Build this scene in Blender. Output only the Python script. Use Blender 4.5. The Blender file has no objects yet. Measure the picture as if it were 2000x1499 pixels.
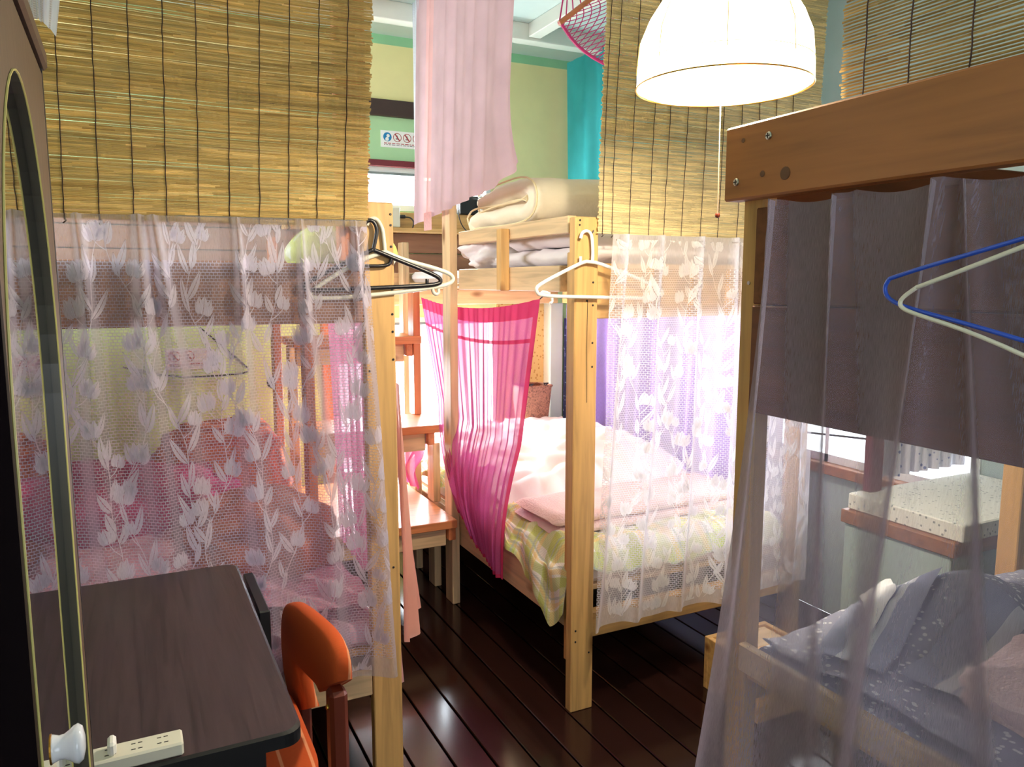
import bpy, math, random
from math import sin, cos, pi, exp
from mathutils import Vector, Matrix, noise
random.seed(7)
S = bpy.context.scene
COL = S.collection
V = Vector

# ------------------------------------------------------------------ camera and survey of the room
# X runs right along the far wall, Y away towards it, Z up.
F = 1520.0; CX, CY = 1000.0, 749.5; EYE = V((0, 0, 1.5))
pitch = math.atan(197.5 / F); yaw = math.atan(758 / math.hypot(F, 197.5))
fw = V((sin(yaw) * cos(pitch), cos(yaw) * cos(pitch), -sin(pitch)))
rt = V((cos(yaw), -sin(yaw), 0)); up = rt.cross(fw)
cam = bpy.data.cameras.new('camera'); co = bpy.data.objects.new('camera', cam); COL.objects.link(co)
cam.sensor_width = 36; cam.lens = F / 2000 * 36; cam.clip_start = 0.02
co.matrix_world = Matrix((( rt.x, up.x, -fw.x, EYE.x), (rt.y, up.y, -fw.y, EYE.y), (rt.z, up.z, -fw.z, EYE.z), (0, 0, 0, 1)))
S.camera = co
def ray(x, y): return fw * F + rt * (x - CX) - up * (y - CY)
def aX(x, y, c): d = ray(x, y); return EYE + d * (c / d.x)
def aY(x, y, c): d = ray(x, y); return EYE + d * (c / d.y)
def aZ(x, y, c): d = ray(x, y); return EYE + d * ((c - 1.5) / d.z)

# ------------------------------------------------------------------ materials
def lin(c): return tuple(((v / 255) / 12.92 if v / 255 <= .04045 else ((v / 255 + .055) / 1.055) ** 2.4) for v in c[:3]) + (1,)
def newmat(n):
    m = bpy.data.materials.new(n); m.use_nodes = True; nt = m.node_tree; nt.nodes.clear()
    return m, nt, nt.nodes.new('ShaderNodeOutputMaterial')
def N(nt, t, **k):
    n = nt.nodes.new('ShaderNode' + t)
    for a, b in k.items():
        if a in n.inputs.keys(): n.inputs[a].default_value = b
        else: setattr(n, a, b)
    return n
def ramp(nt, fac, stops):
    r = nt.nodes.new('ShaderNodeValToRGB'); e = r.color_ramp.elements
    e[0].position, e[0].color = stops[0]; e[1].position, e[1].color = stops[-1]
    for p, c in stops[1:-1]:
        x = e.new(p); x.color = c
    nt.links.new(fac, r.inputs[0]); return r.outputs[0]
def sc(c, k): return (min(1, c[0] * k), min(1, c[1] * k), min(1, c[2] * k), 1)
def plain(name, rgb, rough=.6, metal=0, var=.12, nscale=8, bump=0, spec=.5, bscale=60):
    m, nt, out = newmat(name); L = nt.links
    b = N(nt, 'BsdfPrincipled'); b.inputs['Roughness'].default_value = rough; b.inputs['Metallic'].default_value = metal
    b.inputs['Specular IOR Level'].default_value = spec
    tc = N(nt, 'TexCoord'); no = N(nt, 'TexNoise', Scale=nscale, Detail=4.0); L.new(tc.outputs['Object'], no.inputs['Vector'])
    c = lin(rgb); L.new(ramp(nt, no.outputs['Fac'], [(.3, sc(c, 1 - var)), (.7, sc(c, 1 + var))]), b.inputs['Base Color'])
    if bump:
        n2 = N(nt, 'TexNoise', Scale=bscale, Detail=3.0); L.new(tc.outputs['Object'], n2.inputs['Vector'])
        bu = N(nt, 'Bump', Strength=bump, Distance=.01); L.new(n2.outputs['Fac'], bu.inputs['Height']); L.new(bu.outputs[0], b.inputs['Normal'])
    L.new(b.outputs[0], out.inputs[0]); return m
def wood(name, rgb, axis, rough=.5, knots=True, contrast=.18, gscale=1.0, knot_k=.35):
    m, nt, out = newmat(name); L = nt.links
    b = N(nt, 'BsdfPrincipled'); b.inputs['Roughness'].default_value = rough
    tc = N(nt, 'TexCoord'); mp = N(nt, 'Mapping')
    s = [26 * gscale] * 3; s[axis] = 1.6 * gscale; mp.inputs['Scale'].default_value = s
    L.new(tc.outputs['Object'], mp.inputs['Vector'])
    no = N(nt, 'TexNoise', Scale=1.6, Detail=7.0, Distortion=.6); L.new(mp.outputs[0], no.inputs['Vector'])
    c = lin(rgb)
    col = ramp(nt, no.outputs['Fac'], [(.28, sc(c, 1 - contrast * 1.6)), (.5, c), (.75, sc(c, 1 + contrast))])
    if knots:
        mp2 = N(nt, 'Mapping'); s2 = [8.0] * 3; s2[axis] = 3.6; mp2.inputs['Scale'].default_value = s2; L.new(tc.outputs['Object'], mp2.inputs['Vector'])
        vo = N(nt, 'TexVoronoi', Scale=1.0); L.new(mp2.outputs[0], vo.inputs['Vector'])
        k = ramp(nt, vo.outputs['Distance'], [(.07, (1, 1, 1, 1)), (.19, (0, 0, 0, 1))])
        mx = N(nt, 'Mix', data_type='RGBA'); L.new(k, mx.inputs[0]); L.new(col, mx.inputs[6]); mx.inputs[7].default_value = sc((c[0], c[1] * .7, c[2] * .5), knot_k)
        col = mx.outputs[2]
    L.new(col, b.inputs['Base Color'])
    bu = N(nt, 'Bump', Strength=.15, Distance=.004); L.new(no.outputs['Fac'], bu.inputs['Height']); L.new(bu.outputs[0], b.inputs['Normal'])
    L.new(b.outputs[0], out.inputs[0]); return m
def sheer(name, rgb, a0, a1, trans=.5, net=None, weave=0, stripe=None):
    """woven cloth that lets light through: a0 seen square on, a1 seen along the cloth"""
    m, nt, out = newmat(name); L = nt.links; c = lin(rgb)
    di = N(nt, 'BsdfDiffuse'); tr = N(nt, 'BsdfTranslucent'); tp = N(nt, 'BsdfTransparent')
    uv = N(nt, 'UVMap')
    no = N(nt, 'TexNoise', Scale=6.0, Detail=4.0); L.new(uv.outputs[0], no.inputs['Vector'])
    col = ramp(nt, no.outputs['Fac'], [(.3, sc(c, .9)), (.7, sc(c, 1.06))])
    if stripe:
        w = N(nt, 'TexWave', Scale=stripe[0], Distortion=1.0); w.bands_direction = 'X'; L.new(uv.outputs[0], w.inputs['Vector'])
        mx = N(nt, 'Mix', data_type='RGBA'); L.new(w.outputs['Fac'], mx.inputs[0]); L.new(col, mx.inputs[6]); mx.inputs[7].default_value = lin(stripe[1]); col = mx.outputs[2]
    L.new(col, di.inputs[0]); L.new(col, tr.inputs[0])
    mx1 = N(nt, 'MixShader'); mx1.inputs[0].default_value = trans; L.new(di.outputs[0], mx1.inputs[1]); L.new(tr.outputs[0], mx1.inputs[2])
    lw = N(nt, 'LayerWeight', Blend=.5)
    mr = N(nt, 'MapRange'); mr.inputs['From Min'].default_value = .05; mr.inputs['From Max'].default_value = .72
    mr.inputs['To Min'].default_value = a0; mr.inputs['To Max'].default_value = a1; L.new(lw.outputs['Facing'], mr.inputs['Value'])
    al = mr.outputs[0]
    if net:
        br = N(nt, 'TexBrick'); br.offset = .5; br.inputs['Scale'].default_value = 1; br.inputs['Brick Width'].default_value = net[0]; br.inputs['Row Height'].default_value = net[1]
        br.inputs['Mortar Size'].default_value = net[2]; br.inputs['Mortar Smooth'].default_value = .3; L.new(uv.outputs[0], br.inputs['Vector'])
        ma = N(nt, 'Math', operation='MULTIPLY'); ma.inputs[1].default_value = net[3]; L.new(br.outputs['Fac'], ma.inputs[0])
        mm = N(nt, 'Math', operation='MAXIMUM'); L.new(ma.outputs[0], mm.inputs[0]); L.new(al, mm.inputs[1]); al = mm.outputs[0]
    if weave:
        n3 = N(nt, 'TexNoise', Scale=weave, Detail=2.0); mp = N(nt, 'Mapping'); mp.inputs['Scale'].default_value = (1, .08, 1); L.new(uv.outputs[0], mp.inputs[0]); L.new(mp.outputs[0], n3.inputs['Vector'])
        m2 = N(nt, 'MapRange'); m2.inputs['From Min'].default_value = .3; m2.inputs['From Max'].default_value = .7; m2.inputs['To Min'].default_value = .82; m2.inputs['To Max'].default_value = 1.15; L.new(n3.outputs['Fac'], m2.inputs['Value'])
        m3 = N(nt, 'Math', operation='MULTIPLY', use_clamp=True); L.new(m2.outputs[0], m3.inputs[0]); L.new(al, m3.inputs[1]); al = m3.outputs[0]
    mx2 = N(nt, 'MixShader'); L.new(al, mx2.inputs[0]); L.new(tp.outputs[0], mx2.inputs[1]); L.new(mx1.outputs[0], mx2.inputs[2])
    L.new(mx2.outputs[0], out.inputs[0]); return m
def attrmat(name, rough=.5, trans=0, nscale=(3, 90, 90)):
    """colour carried per reed or plank by the mesh"""
    m, nt, out = newmat(name); L = nt.links
    at = N(nt, 'Attribute', attribute_name='Col'); b = N(nt, 'BsdfPrincipled'); b.inputs['Roughness'].default_value = rough
    tc = N(nt, 'TexCoord'); mp = N(nt, 'Mapping'); mp.inputs['Scale'].default_value = nscale; L.new(tc.outputs['Object'], mp.inputs['Vector'])
    no = N(nt, 'TexNoise', Scale=1.5, Detail=5.0); L.new(mp.outputs[0], no.inputs['Vector'])
    mr = N(nt, 'MapRange'); mr.inputs['From Min'].default_value = .3; mr.inputs['From Max'].default_value = .7; mr.inputs['To Min'].default_value = .72; mr.inputs['To Max'].default_value = 1.12; L.new(no.outputs['Fac'], mr.inputs['Value'])
    vm = N(nt, 'VectorMath', operation='SCALE'); L.new(at.outputs['Color'], vm.inputs[0]); L.new(mr.outputs[0], vm.inputs['Scale']); L.new(vm.outputs[0], b.inputs['Base Color'])
    if trans:
        tr = N(nt, 'BsdfTranslucent'); L.new(vm.outputs[0], tr.inputs[0]); mx = N(nt, 'MixShader'); mx.inputs[0].default_value = trans
        L.new(b.outputs[0], mx.inputs[1]); L.new(tr.outputs[0], mx.inputs[2]); L.new(mx.outputs[0], out.inputs[0])
    else: L.new(b.outputs[0], out.inputs[0])
    return m
def plaid(name, base, s1, s2, s3, scale):
    m, nt, out = newmat(name); L = nt.links; b = N(nt, 'BsdfPrincipled', Roughness=.9); b.inputs['Specular IOR Level'].default_value = .15
    uv = N(nt, 'UVMap'); sep = N(nt, 'SeparateXYZ'); L.new(uv.outputs[0], sep.inputs[0]); col = None
    c0 = N(nt, 'RGB'); c0.outputs[0].default_value = lin(base); col = c0.outputs[0]
    for ax, cc, ph, w in ((0, s1, 0, .42), (1, s1, .1, .42), (0, s2, .5, .16), (1, s2, .6, .16), (0, s3, .27, .07), (1, s3, .83, .07)):
        a = N(nt, 'Math', operation='MULTIPLY_ADD'); a.inputs[1].default_value = scale; a.inputs[2].default_value = ph; L.new(sep.outputs[ax], a.inputs[0])
        f = N(nt, 'Math', operation='FRACT'); L.new(a.outputs[0], f.inputs[0]); l = N(nt, 'Math', operation='LESS_THAN'); l.inputs[1].default_value = w; L.new(f.outputs[0], l.inputs[0])
        h = N(nt, 'Math', operation='MULTIPLY'); h.inputs[1].default_value = .6; L.new(l.outputs[0], h.inputs[0])
        mx = N(nt, 'Mix', data_type='RGBA'); L.new(h.outputs[0], mx.inputs[0]); L.new(col, mx.inputs[6]); mx.inputs[7].default_value = lin(cc); col = mx.outputs[2]
    ck = N(nt, 'TexChecker', Scale=scale * 24); ck.inputs[1].default_value = (1, 1, 1, 1); ck.inputs[2].default_value = (.8, .82, .8, 1); L.new(uv.outputs[0], ck.inputs[0])
    mx = N(nt, 'Mix', data_type='RGBA', blend_type='MULTIPLY'); mx.inputs[0].default_value = .7; L.new(col, mx.inputs[6]); L.new(ck.outputs[0], mx.inputs[7])
    L.new(mx.outputs[2], b.inputs['Base Color']); L.new(b.outputs[0], out.inputs[0]); return m
def spots(name, base, spot, scale, thr, rough=.8):
    m, nt, out = newmat(name); L = nt.links; b = N(nt, 'BsdfPrincipled', Roughness=rough)
    tc = N(nt, 'TexCoord'); vo = N(nt, 'TexVoronoi', Scale=scale); L.new(tc.outputs['Object'], vo.inputs['Vector'])
    L.new(ramp(nt, vo.outputs['Distance'], [(thr, lin(spot)), (thr + .06, lin(base))]), b.inputs['Base Color']); L.new(b.outputs[0], out.inputs[0]); return m

PINE = (216, 184, 142)
pine = [wood('pine_' + a, PINE, i) for i, a in enumerate('xyz')]
pineW = [wood('pine_warm_' + a, (204, 160, 100), i) for i, a in enumerate('xyz')]     # older honey coloured timber
pineR = [wood('pine_red_' + a, (196, 116, 72), i, knots=False) for i, a in enumerate('xyz')]
brownb = wood('brown_board', (150, 105, 80), 0, knots=False)
M = {}
M['lace'] = sheer('lace_net', (212, 204, 222), .17, .88, .5, net=(.012, .0075, .0010, .72))  # left lace greyed: the dimmer light there is put into its colour
M['motif'] = sheer('lace_flower', (228, 220, 232), .72, .95, .5, weave=900)
M['hem'] = sheer('lace_hem', (206, 198, 208), .42, .8, .5, weave=700)
M['lace2'] = sheer('lit_lace_net', (244, 240, 250), .2, .9, .5, net=(.012, .0075, .0010, .75))  # same lace, whiter at the centre: window and lamp light put into colour
M['motif2'] = sheer('lit_lace_flower', (252, 248, 252), .78, .96, .5, weave=900)
M['hem2'] = sheer('lit_lace_hem', (244, 240, 246), .45, .85, .5, weave=700)
M['greysheer'] = sheer('grey_voile', (184, 172, 190), .33, .96, .35, weave=600)
M['pink'] = sheer('raspberry_gauze', (206, 100, 158), .74, .99, .5, weave=1400)
M['pinkhem'] = sheer('raspberry_hem', (200, 62, 104), .97, 1, .35)
M['palepink'] = sheer('pale_pink_voile', (206, 172, 178), 1, 1, .4)
M['rosehem'] = sheer('rose_cloth', (226, 176, 176), .93, 1, .4)
M['turq'] = sheer('turquoise_cloth', (80, 196, 200), .95, 1, .5)
M['purple'] = sheer('lilac_gauze', (196, 160, 232), .72, .98, .65, weave=900)
M['peach'] = sheer('peach_cloth', (240, 178, 160), .93, 1, .4)
M['lilacpink'] = sheer('mauve_gauze', (222, 150, 186), .82, .96, .6, weave=900)
M['whitecloth'] = sheer('white_mesh_cloth', (226, 228, 238), .45, .95, .4, net=(.006, .004, .0006, .8))
M['reed'] = attrmat('reed', .55, .32, (3, 120, 120)); M['reedY'] = attrmat('reed_side', .55, .32, (120, 3, 120))
M['cord'] = plain('dark_cord', (62, 44, 40), .9)
M['plank'] = attrmat('varnished_plank', .16, 0, (30, 1.6, 30))
M['deskwood'] = wood('dark_walnut', (60, 45, 48), 1, .38, knots=False, contrast=.3, gscale=1.6)
M['black'] = plain('black_lacquer', (16, 15, 20), .45)
M['wardrobe'] = wood('wardrobe_veneer', (88, 66, 46), 2, .5, knots=False, contrast=.12)
M['wardshade'] = plain('wardrobe_shaded_door', (12, 10, 14), .9, var=.05, spec=0)  # near black stands in for the shade on the near door
M['white_plastic'] = plain('white_plastic', (238, 236, 228), .35, var=.02)
M['cream_plastic'] = plain('cream_plastic', (222, 218, 200), .4, var=.03)
M['black_plastic'] = plain('black_plastic', (24, 22, 28), .35, var=.05)
M['blue_plastic'] = plain('blue_plastic', (40, 84, 200), .35, var=.03)
M['porcelain'] = plain('porcelain', (226, 230, 240), .12, var=.02)
M['brass'] = plain('brass', (200, 150, 60), .3, 1)
M['steel'] = plain('steel', (196, 196, 190), .28, 1)
M['wire'] = plain('black_wire', (28, 26, 30), .5)
def orangemat():
    m, nt, out = newmat('orange_fabric'); L = nt.links; b = N(nt, 'BsdfPrincipled', Roughness=.85); b.inputs['Specular IOR Level'].default_value = .25
    tc = N(nt, 'TexCoord'); w = N(nt, 'TexWave', Scale=5.0, Distortion=.0); w.bands_direction = 'X'; L.new(tc.outputs['Object'], w.inputs['Vector'])
    w2 = N(nt, 'TexWave', Scale=60.0, Distortion=.6); w2.bands_direction = 'Y'; L.new(tc.outputs['Object'], w2.inputs['Vector'])
    c1 = ramp(nt, w.outputs['Fac'], [(.955, lin((200, 84, 36))), (.985, lin((232, 150, 104)))])
    mx = N(nt, 'Mix', data_type='RGBA', blend_type='MULTIPLY'); mx.inputs[0].default_value = .06; L.new(c1, mx.inputs[6]); L.new(w2.outputs['Color'], mx.inputs[7]); L.new(mx.outputs[2], b.inputs['Base Color'])
    L.new(b.outputs[0], out.inputs[0]); return m
M['orange'] = orangemat()
M['chairwood'] = wood('red_brown_wood', (104, 40, 22), 2, .4, knots=False)
M['futon'] = plain('cream_cotton', (240, 228, 204), .9, var=.03, bump=.3, bscale=40, spec=.1)
M['futonw'] = plain('white_cotton', (236, 226, 226), .9, var=.03, bump=.3, bscale=30, spec=.1)
M['piping'] = plain('piping', (232, 214, 170), .8)
M['blanketpink'] = plain('pink_fleece', (238, 206, 200), .95, var=.05, bump=.5, bscale=120, spec=.1)
M['plaid'] = plaid('green_plaid', (244, 242, 232), (188, 204, 84), (244, 214, 140), (180, 196, 190), 7)
M['duvet'] = spots('white_duvet', (250, 251, 248), (222, 232, 206), 4, .1)
M['greenp'] = spots('green_pillow', (196, 204, 116), (226, 232, 214), 14, .28)
M['magenta'] = plain('hammock_cord', (206, 50, 124), .7)
M['osb'] = spots('strand_board', (226, 190, 126), (196, 142, 76), 45, .25)
M['basket'] = wood('wicker', (150, 100, 76), 1, .7, knots=False, contrast=.5, gscale=3)
M['navy'] = spots('navy_print', (54, 56, 92), (150, 160, 190), 60, .22)
M['teal'] = plain('teal_paint', (170, 190, 190), .8, var=.04)
M['greenwall'] = plain('green_paint', (176, 216, 168), .85, var=.03)
M['yellow'] = plain('yellow_paint', (240, 230, 170), .85, var=.03)
M['limewall'] = plain('lime_paint', (222, 242, 170), .85, var=.04)
M['band'] = plain('green_band', (150, 206, 160), .8, var=.05)
M['ceil'] = plain('ceiling_paint', (204, 226, 222), .8, var=.03)
M['beamw'] = plain('beam_paint', (232, 236, 226), .6, var=.03)
M['darktrim'] = plain('dark_trim', (58, 40, 38), .5)
M['redtrim'] = plain('maroon_trim', (112, 36, 50), .5)
M['frame'] = plain('aluminium_frame', (214, 220, 222), .4, var=.02)
M['frameg'] = plain('grey_gasket', (120, 132, 136), .5, var=.02)
M['paper'] = plain('white_paper', (244, 244, 244), .6, var=.01)
M['inkblue'] = plain('blue_ink', (30, 130, 190), .6, var=.02)
M['inkred'] = plain('red_ink', (170, 50, 60), .6, var=.02)
M['inkgrey'] = plain('grey_ink', (150, 140, 150), .6, var=.02)
M['orangebl'] = plaid('orange_plaid', (206, 112, 74), (226, 132, 84), (190, 70, 66), (150, 50, 60), 3)
M['berry'] = plain('berry_blanket', (176, 60, 108), .95, var=.25, nscale=14, spec=.1)
M['lilacbed'] = plain('lilac_sheet', (226, 186, 206), .9, var=.1, nscale=6, spec=.1)
M['brownbl'] = plain('brown_blanket', (176, 110, 84), .95, var=.15, nscale=9, spec=.1)
M['greyquilt'] = spots('grey_quilt', (150, 152, 176), (222, 224, 234), 60, .26)
M['bluegrey'] = plain('blue_grey_towel', (158, 164, 190), .9, var=.06)
M['whitetowel'] = plain('white_towel', (226, 230, 238), .9, var=.04)
M['floral'] = spots('floral_cotton', (214, 212, 226), (110, 120, 170), 40, .2)
M['dotted'] = spots('dotted_cloth', (236, 238, 232), (150, 156, 160), 55, .18)
M['dusk'] = plain('dusky_cloth', (96, 78, 72), .95)
M['drab'] = plain('drab_cotton', (158, 140, 118), .95)
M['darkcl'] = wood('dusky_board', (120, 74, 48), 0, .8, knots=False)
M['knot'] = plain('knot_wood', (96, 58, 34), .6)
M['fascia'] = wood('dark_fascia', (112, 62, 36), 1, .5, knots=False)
def glassmat():
    m, nt, out = newmat('window_glass'); L = nt.links
    tp = N(nt, 'BsdfTransparent'); gl = N(nt, 'BsdfGlossy', Roughness=.02); mx = N(nt, 'MixShader'); mx.inputs[0].default_value = .05
    L.new(tp.outputs[0], mx.inputs[1]); L.new(gl.outputs[0], mx.inputs[2]); L.new(mx.outputs[0], out.inputs[0]); return m
M['glass'] = glassmat()
def mirrormat(name, col, r):
    m, nt, out = newmat(name); gl = N(nt, 'BsdfGlossy', Roughness=r); gl.inputs[0].default_value = col; nt.links.new(gl.outputs[0], out.inputs[0]); return m
M['mirror'] = mirrormat('mirror_glass', (.74, .76, .78, 1), .01)
M['rebate'] = plain('grey_rebate', (74, 70, 62), .35, var=.05)
M['rim'] = plain('pale_gold_rim', (206, 196, 120), .4, var=.05)
def shademat():
    m, nt, out = newmat('lamp_cloth'); L = nt.links
    di = N(nt, 'BsdfDiffuse'); tr = N(nt, 'BsdfTranslucent'); mx = N(nt, 'MixShader'); mx.inputs[0].default_value = .6
    for n in (di, tr): n.inputs[0].default_value = lin((250, 242, 214))
    em = N(nt, 'Emission', Strength=SHADE_EM); em.inputs[0].default_value = (1, .93, .7, 1); ad = N(nt, 'AddShader')
    L.new(di.outputs[0], mx.inputs[1]); L.new(tr.outputs[0], mx.inputs[2]); L.new(mx.outputs[0], ad.inputs[0]); L.new(em.outputs[0], ad.inputs[1]); L.new(ad.outputs[0], out.inputs[0]); return m
SHADE_EM = .3
M['shade'] = shademat()
def emis(name, col, s):
    m, nt, out = newmat(name); e = N(nt, 'Emission', Strength=s); e.inputs[0].default_value = col; nt.links.new(e.outputs[0], out.inputs[0]); return m
M['bulb'] = emis('lit_bulb', (1, .9, .7, 1), 30)

# ------------------------------------------------------------------ mesh tools
class MB:
    def __init__(s): s.v = []; s.f = []; s.mi = []; s.uv = []; s.col = []; s.m = 0; s.c = None
    def face(s, idx, uv=None):
        s.f.append(tuple(idx)); s.mi.append(s.m); s.uv.append(uv); s.col.append(s.c)
    def box(s, x0, x1, y0, y1, z0, z1, bev=0):
        if bev:
            b = bev; i = len(s.v)
            # chamfered box: 24 vertices
            xs, ys, zs = (x0, x1), (y0, y1), (z0, z1); sg = (1, -1); idx = {}
            for a in (0, 1):
                for c in (0, 1):
                    for d in (0, 1):
                        p = (xs[a], ys[c], zs[d]); o = (sg[a] * b, sg[c] * b, sg[d] * b)
                        for k in range(3):
                            q = [p[j] + (o[j] if j != k else 0) for j in range(3)]
                            idx[(a, c, d, k)] = len(s.v); s.v.append(V(q))
            g = idx
            for k in range(3):
                for e in (0, 1):
                    o = [j for j in range(3) if j != k]
                    q = []
                    for (u, w) in ((0, 0), (1, 0), (1, 1), (0, 1)):
                        t = [0, 0, 0]; t[k] = e; t[o[0]] = u; t[o[1]] = w; q.append(g[(t[0], t[1], t[2], k)])
                    s.face(q if (e == 1) == (k != 1) else q[::-1])
            for k in range(3):
                o = [j for j in range(3) if j != k]
                for u in (0, 1):
                    for w in (0, 1):
                        q = []
                        for (e, kk) in ((0, o[0]), (1, o[0]), (1, o[1]), (0, o[1])):
                            t = [0, 0, 0]; t[k] = e; t[o[0]] = u; t[o[1]] = w; q.append(g[(t[0], t[1], t[2], kk)])
                        s.face(q)
            for a in (0, 1):
                for c in (0, 1):
                    for d in (0, 1): s.face([g[(a, c, d, k)] for k in range(3)])
            return s
        i = len(s.v)
        for z in (z0, z1):
            for x, y in ((x0, y0), (x1, y0), (x1, y1), (x0, y1)): s.v.append(V((x, y, z)))
        for q in ((3, 2, 1, 0), (4, 5, 6, 7), (0, 1, 5, 4), (1, 2, 6, 5), (2, 3, 7, 6), (3, 0, 4, 7)): s.face([i + k for k in q])
        return s
    def tube(s, pts, r, seg=8, smooth=0, caps=True):
        pts = [V(p) for p in pts]
        for _ in range(smooth):
            q = [pts[0]]
            for a, b in zip(pts, pts[1:]): q += [a * .75 + b * .25, a * .25 + b * .75]
            q.append(pts[-1]); pts = q
        rr = r if isinstance(r, (list, tuple)) else [r] * len(pts)
        ref = None; base = len(s.v); n = len(pts)
        for k, p in enumerate(pts):
            d = (pts[min(k + 1, n - 1)] - pts[max(k - 1, 0)]).normalized()
            if ref is None: ref = d.orthogonal().normalized()
            ref = (ref - d * ref.dot(d)).normalized(); b = d.cross(ref)
            for j in range(seg):
                a = 2 * pi * j / seg; s.v.append(p + (ref * cos(a) + b * sin(a)) * rr[k if k < len(rr) else -1])
        for k in range(n - 1):
            for j in range(seg):
                a = base + k * seg + j; b = base + k * seg + (j + 1) % seg; s.face((a, b, b + seg, a + seg))
        if caps:
            s.face([base + j for j in range(seg)][::-1]); s.face([base + (n - 1) * seg + j for j in range(seg)])
        return s
    def lathe(s, prof, o, ax='z', seg=32, lobes=0, lobe=0, close=True):
        o = V(o); base = len(s.v)
        for (r, h) in prof:
            for j in range(seg):
                a = 2 * pi * j / seg; rr = r * (1 - lobe * abs(sin(lobes * a / 2)) ** 2) if lobes else r
                c_, s_ = cos(a) * rr, sin(a) * rr
                s.v.append(o + (V((c_, s_, h)) if ax == 'z' else V((h, c_, s_)) if ax == 'x' else V((c_, -h, s_))))
        for k in range(len(prof) - 1):
            for j in range(seg):
                a = base + k * seg + j; b = base + k * seg + (j + 1) % seg; s.face((a, b, b + seg, a + seg))
        if close:
            s.face([base + j for j in range(seg)][::-1]); s.face([base + (len(prof) - 1) * seg + j for j in range(seg)])
        return s
    def grid(s, fn, nu, nv, uvs=(1, 1), mfn=None):
        b = len(s.v)
        for j in range(nv + 1):
            for i in range(nu + 1): s.v.append(V(fn(i / nu, j / nv)))
        for j in range(nv):
            for i in range(nu):
                a = b + j * (nu + 1) + i
                if mfn:
                    s.m = mfn((i + .5) / nu, (j + .5) / nv)
                s.face((a, a + 1, a + nu + 2, a + nu + 1), [(uvs[0] * x / nu, uvs[1] * (1 - y / nv)) for x, y in ((i, j), (i + 1, j), (i + 1, j + 1), (i, j + 1))])
        return s
    def build(s, name, mats, parent=None, smooth=False, **props):
        if not isinstance(mats, (list, tuple)): mats = [mats]
        o0 = V((0, 0, 0))
        if parent is not None:
            o0 = worldloc(parent)
            vs = [v - o0 for v in s.v]; loc = V((0, 0, 0))
        else:
            n = len(s.v); mnz = min(v.z for v in s.v); loc = V((sum(v.x for v in s.v) / n, sum(v.y for v in s.v) / n, mnz)); vs = [v - loc for v in s.v]
        me = bpy.data.meshes.new(name); me.from_pydata([tuple(v) for v in vs], [], s.f)
        for m in mats: me.materials.append(m)
        me.polygons.foreach_set('material_index', s.mi)
        if any(u is not None for u in s.uv):
            ul = me.uv_layers.new(name='UVMap'); k = 0; flat = []
            for fc, u in zip(s.f, s.uv):
                flat += [c for p in (u if u else [(0, 0)] * len(fc)) for c in p]
            ul.data.foreach_set('uv', flat)
        if any(c is not None for c in s.col):
            ca = me.color_attributes.new('Col', 'FLOAT_COLOR', 'CORNER'); flat = []
            for fc, c in zip(s.f, s.col): flat += list(c if c else (1, 1, 1, 1)) * len(fc)
            ca.data.foreach_set('color', flat)
        if smooth: me.polygons.foreach_set('use_smooth', [True] * len(s.f))
        me.update(); ob = bpy.data.objects.new(name, me); COL.objects.link(ob)
        ob.location = loc
        if parent is not None: ob.parent = parent
        for k, v in props.items(): ob[k] = v
        return ob
def worldloc(o):
    l = V(o.location)
    while o.parent: o = o.parent; l = l + V(o.location)
    return l
def thing(name, loc, label, cat, group=None):
    o = bpy.data.objects.new(name, None); COL.objects.link(o); o.location = loc; o.empty_display_size = .05
    return tag(o, label, cat, group)
def tag(o, label, cat, group=None, kind=None):
    if label: o['label'] = label
    if cat: o['category'] = cat
    if group: o['group'] = group
    if kind: o['kind'] = kind
    return o
def struct(name, mb, mat, **k): o = mb.build(name, mat, **k); o['kind'] = 'structure'; return o
def B(x0, x1, y0, y1, z0, z1, bev=.003): return MB().box(x0, x1, y0, y1, z0, z1, bev)
def nz(x, y, z=0): return noise.noise(V((x, y, z)))

# ------------------------------------------------------------------ room shell
X0, X1, Y0, Y1, ZC = -1.4, 2.8, -1.5, 4.3, 2.84
fl = MB(); pw = .118; k = 0; x = X0
rr = random.Random(3)
while x < X1:
    t = rr.uniform(.75, 1.25); fl.c = (.022 * t, .0078 * t, .0062 * t, 1)
    fl.box(x + .003, min(X1, x + pw - .003), Y0, Y1, -.03, 0, .0025); x += pw
fl.c = (.006, .004, .004, 1); fl.box(X0, X1, Y0, Y1, -.05, -.028)
struct('floor', fl, M['plank'])
struct('ceiling', MB().box(X0 - .1, X1 + .1, Y0 - .1, Y1 + .1, ZC, ZC + .1), M['ceil'])
for i, bx in enumerate([-1.0, -.5, 0, .5, 1.0, 1.5, 2.0, 2.5]):
    struct('trim_%d' % (i + 10), B(bx - .035, bx + .035, Y0, 3.78, ZC - .07, ZC), M['beamw'])
struct('trim_20', B(X0, X1, 3.78, 3.86, ZC - .085, ZC), M['beamw'])
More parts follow.
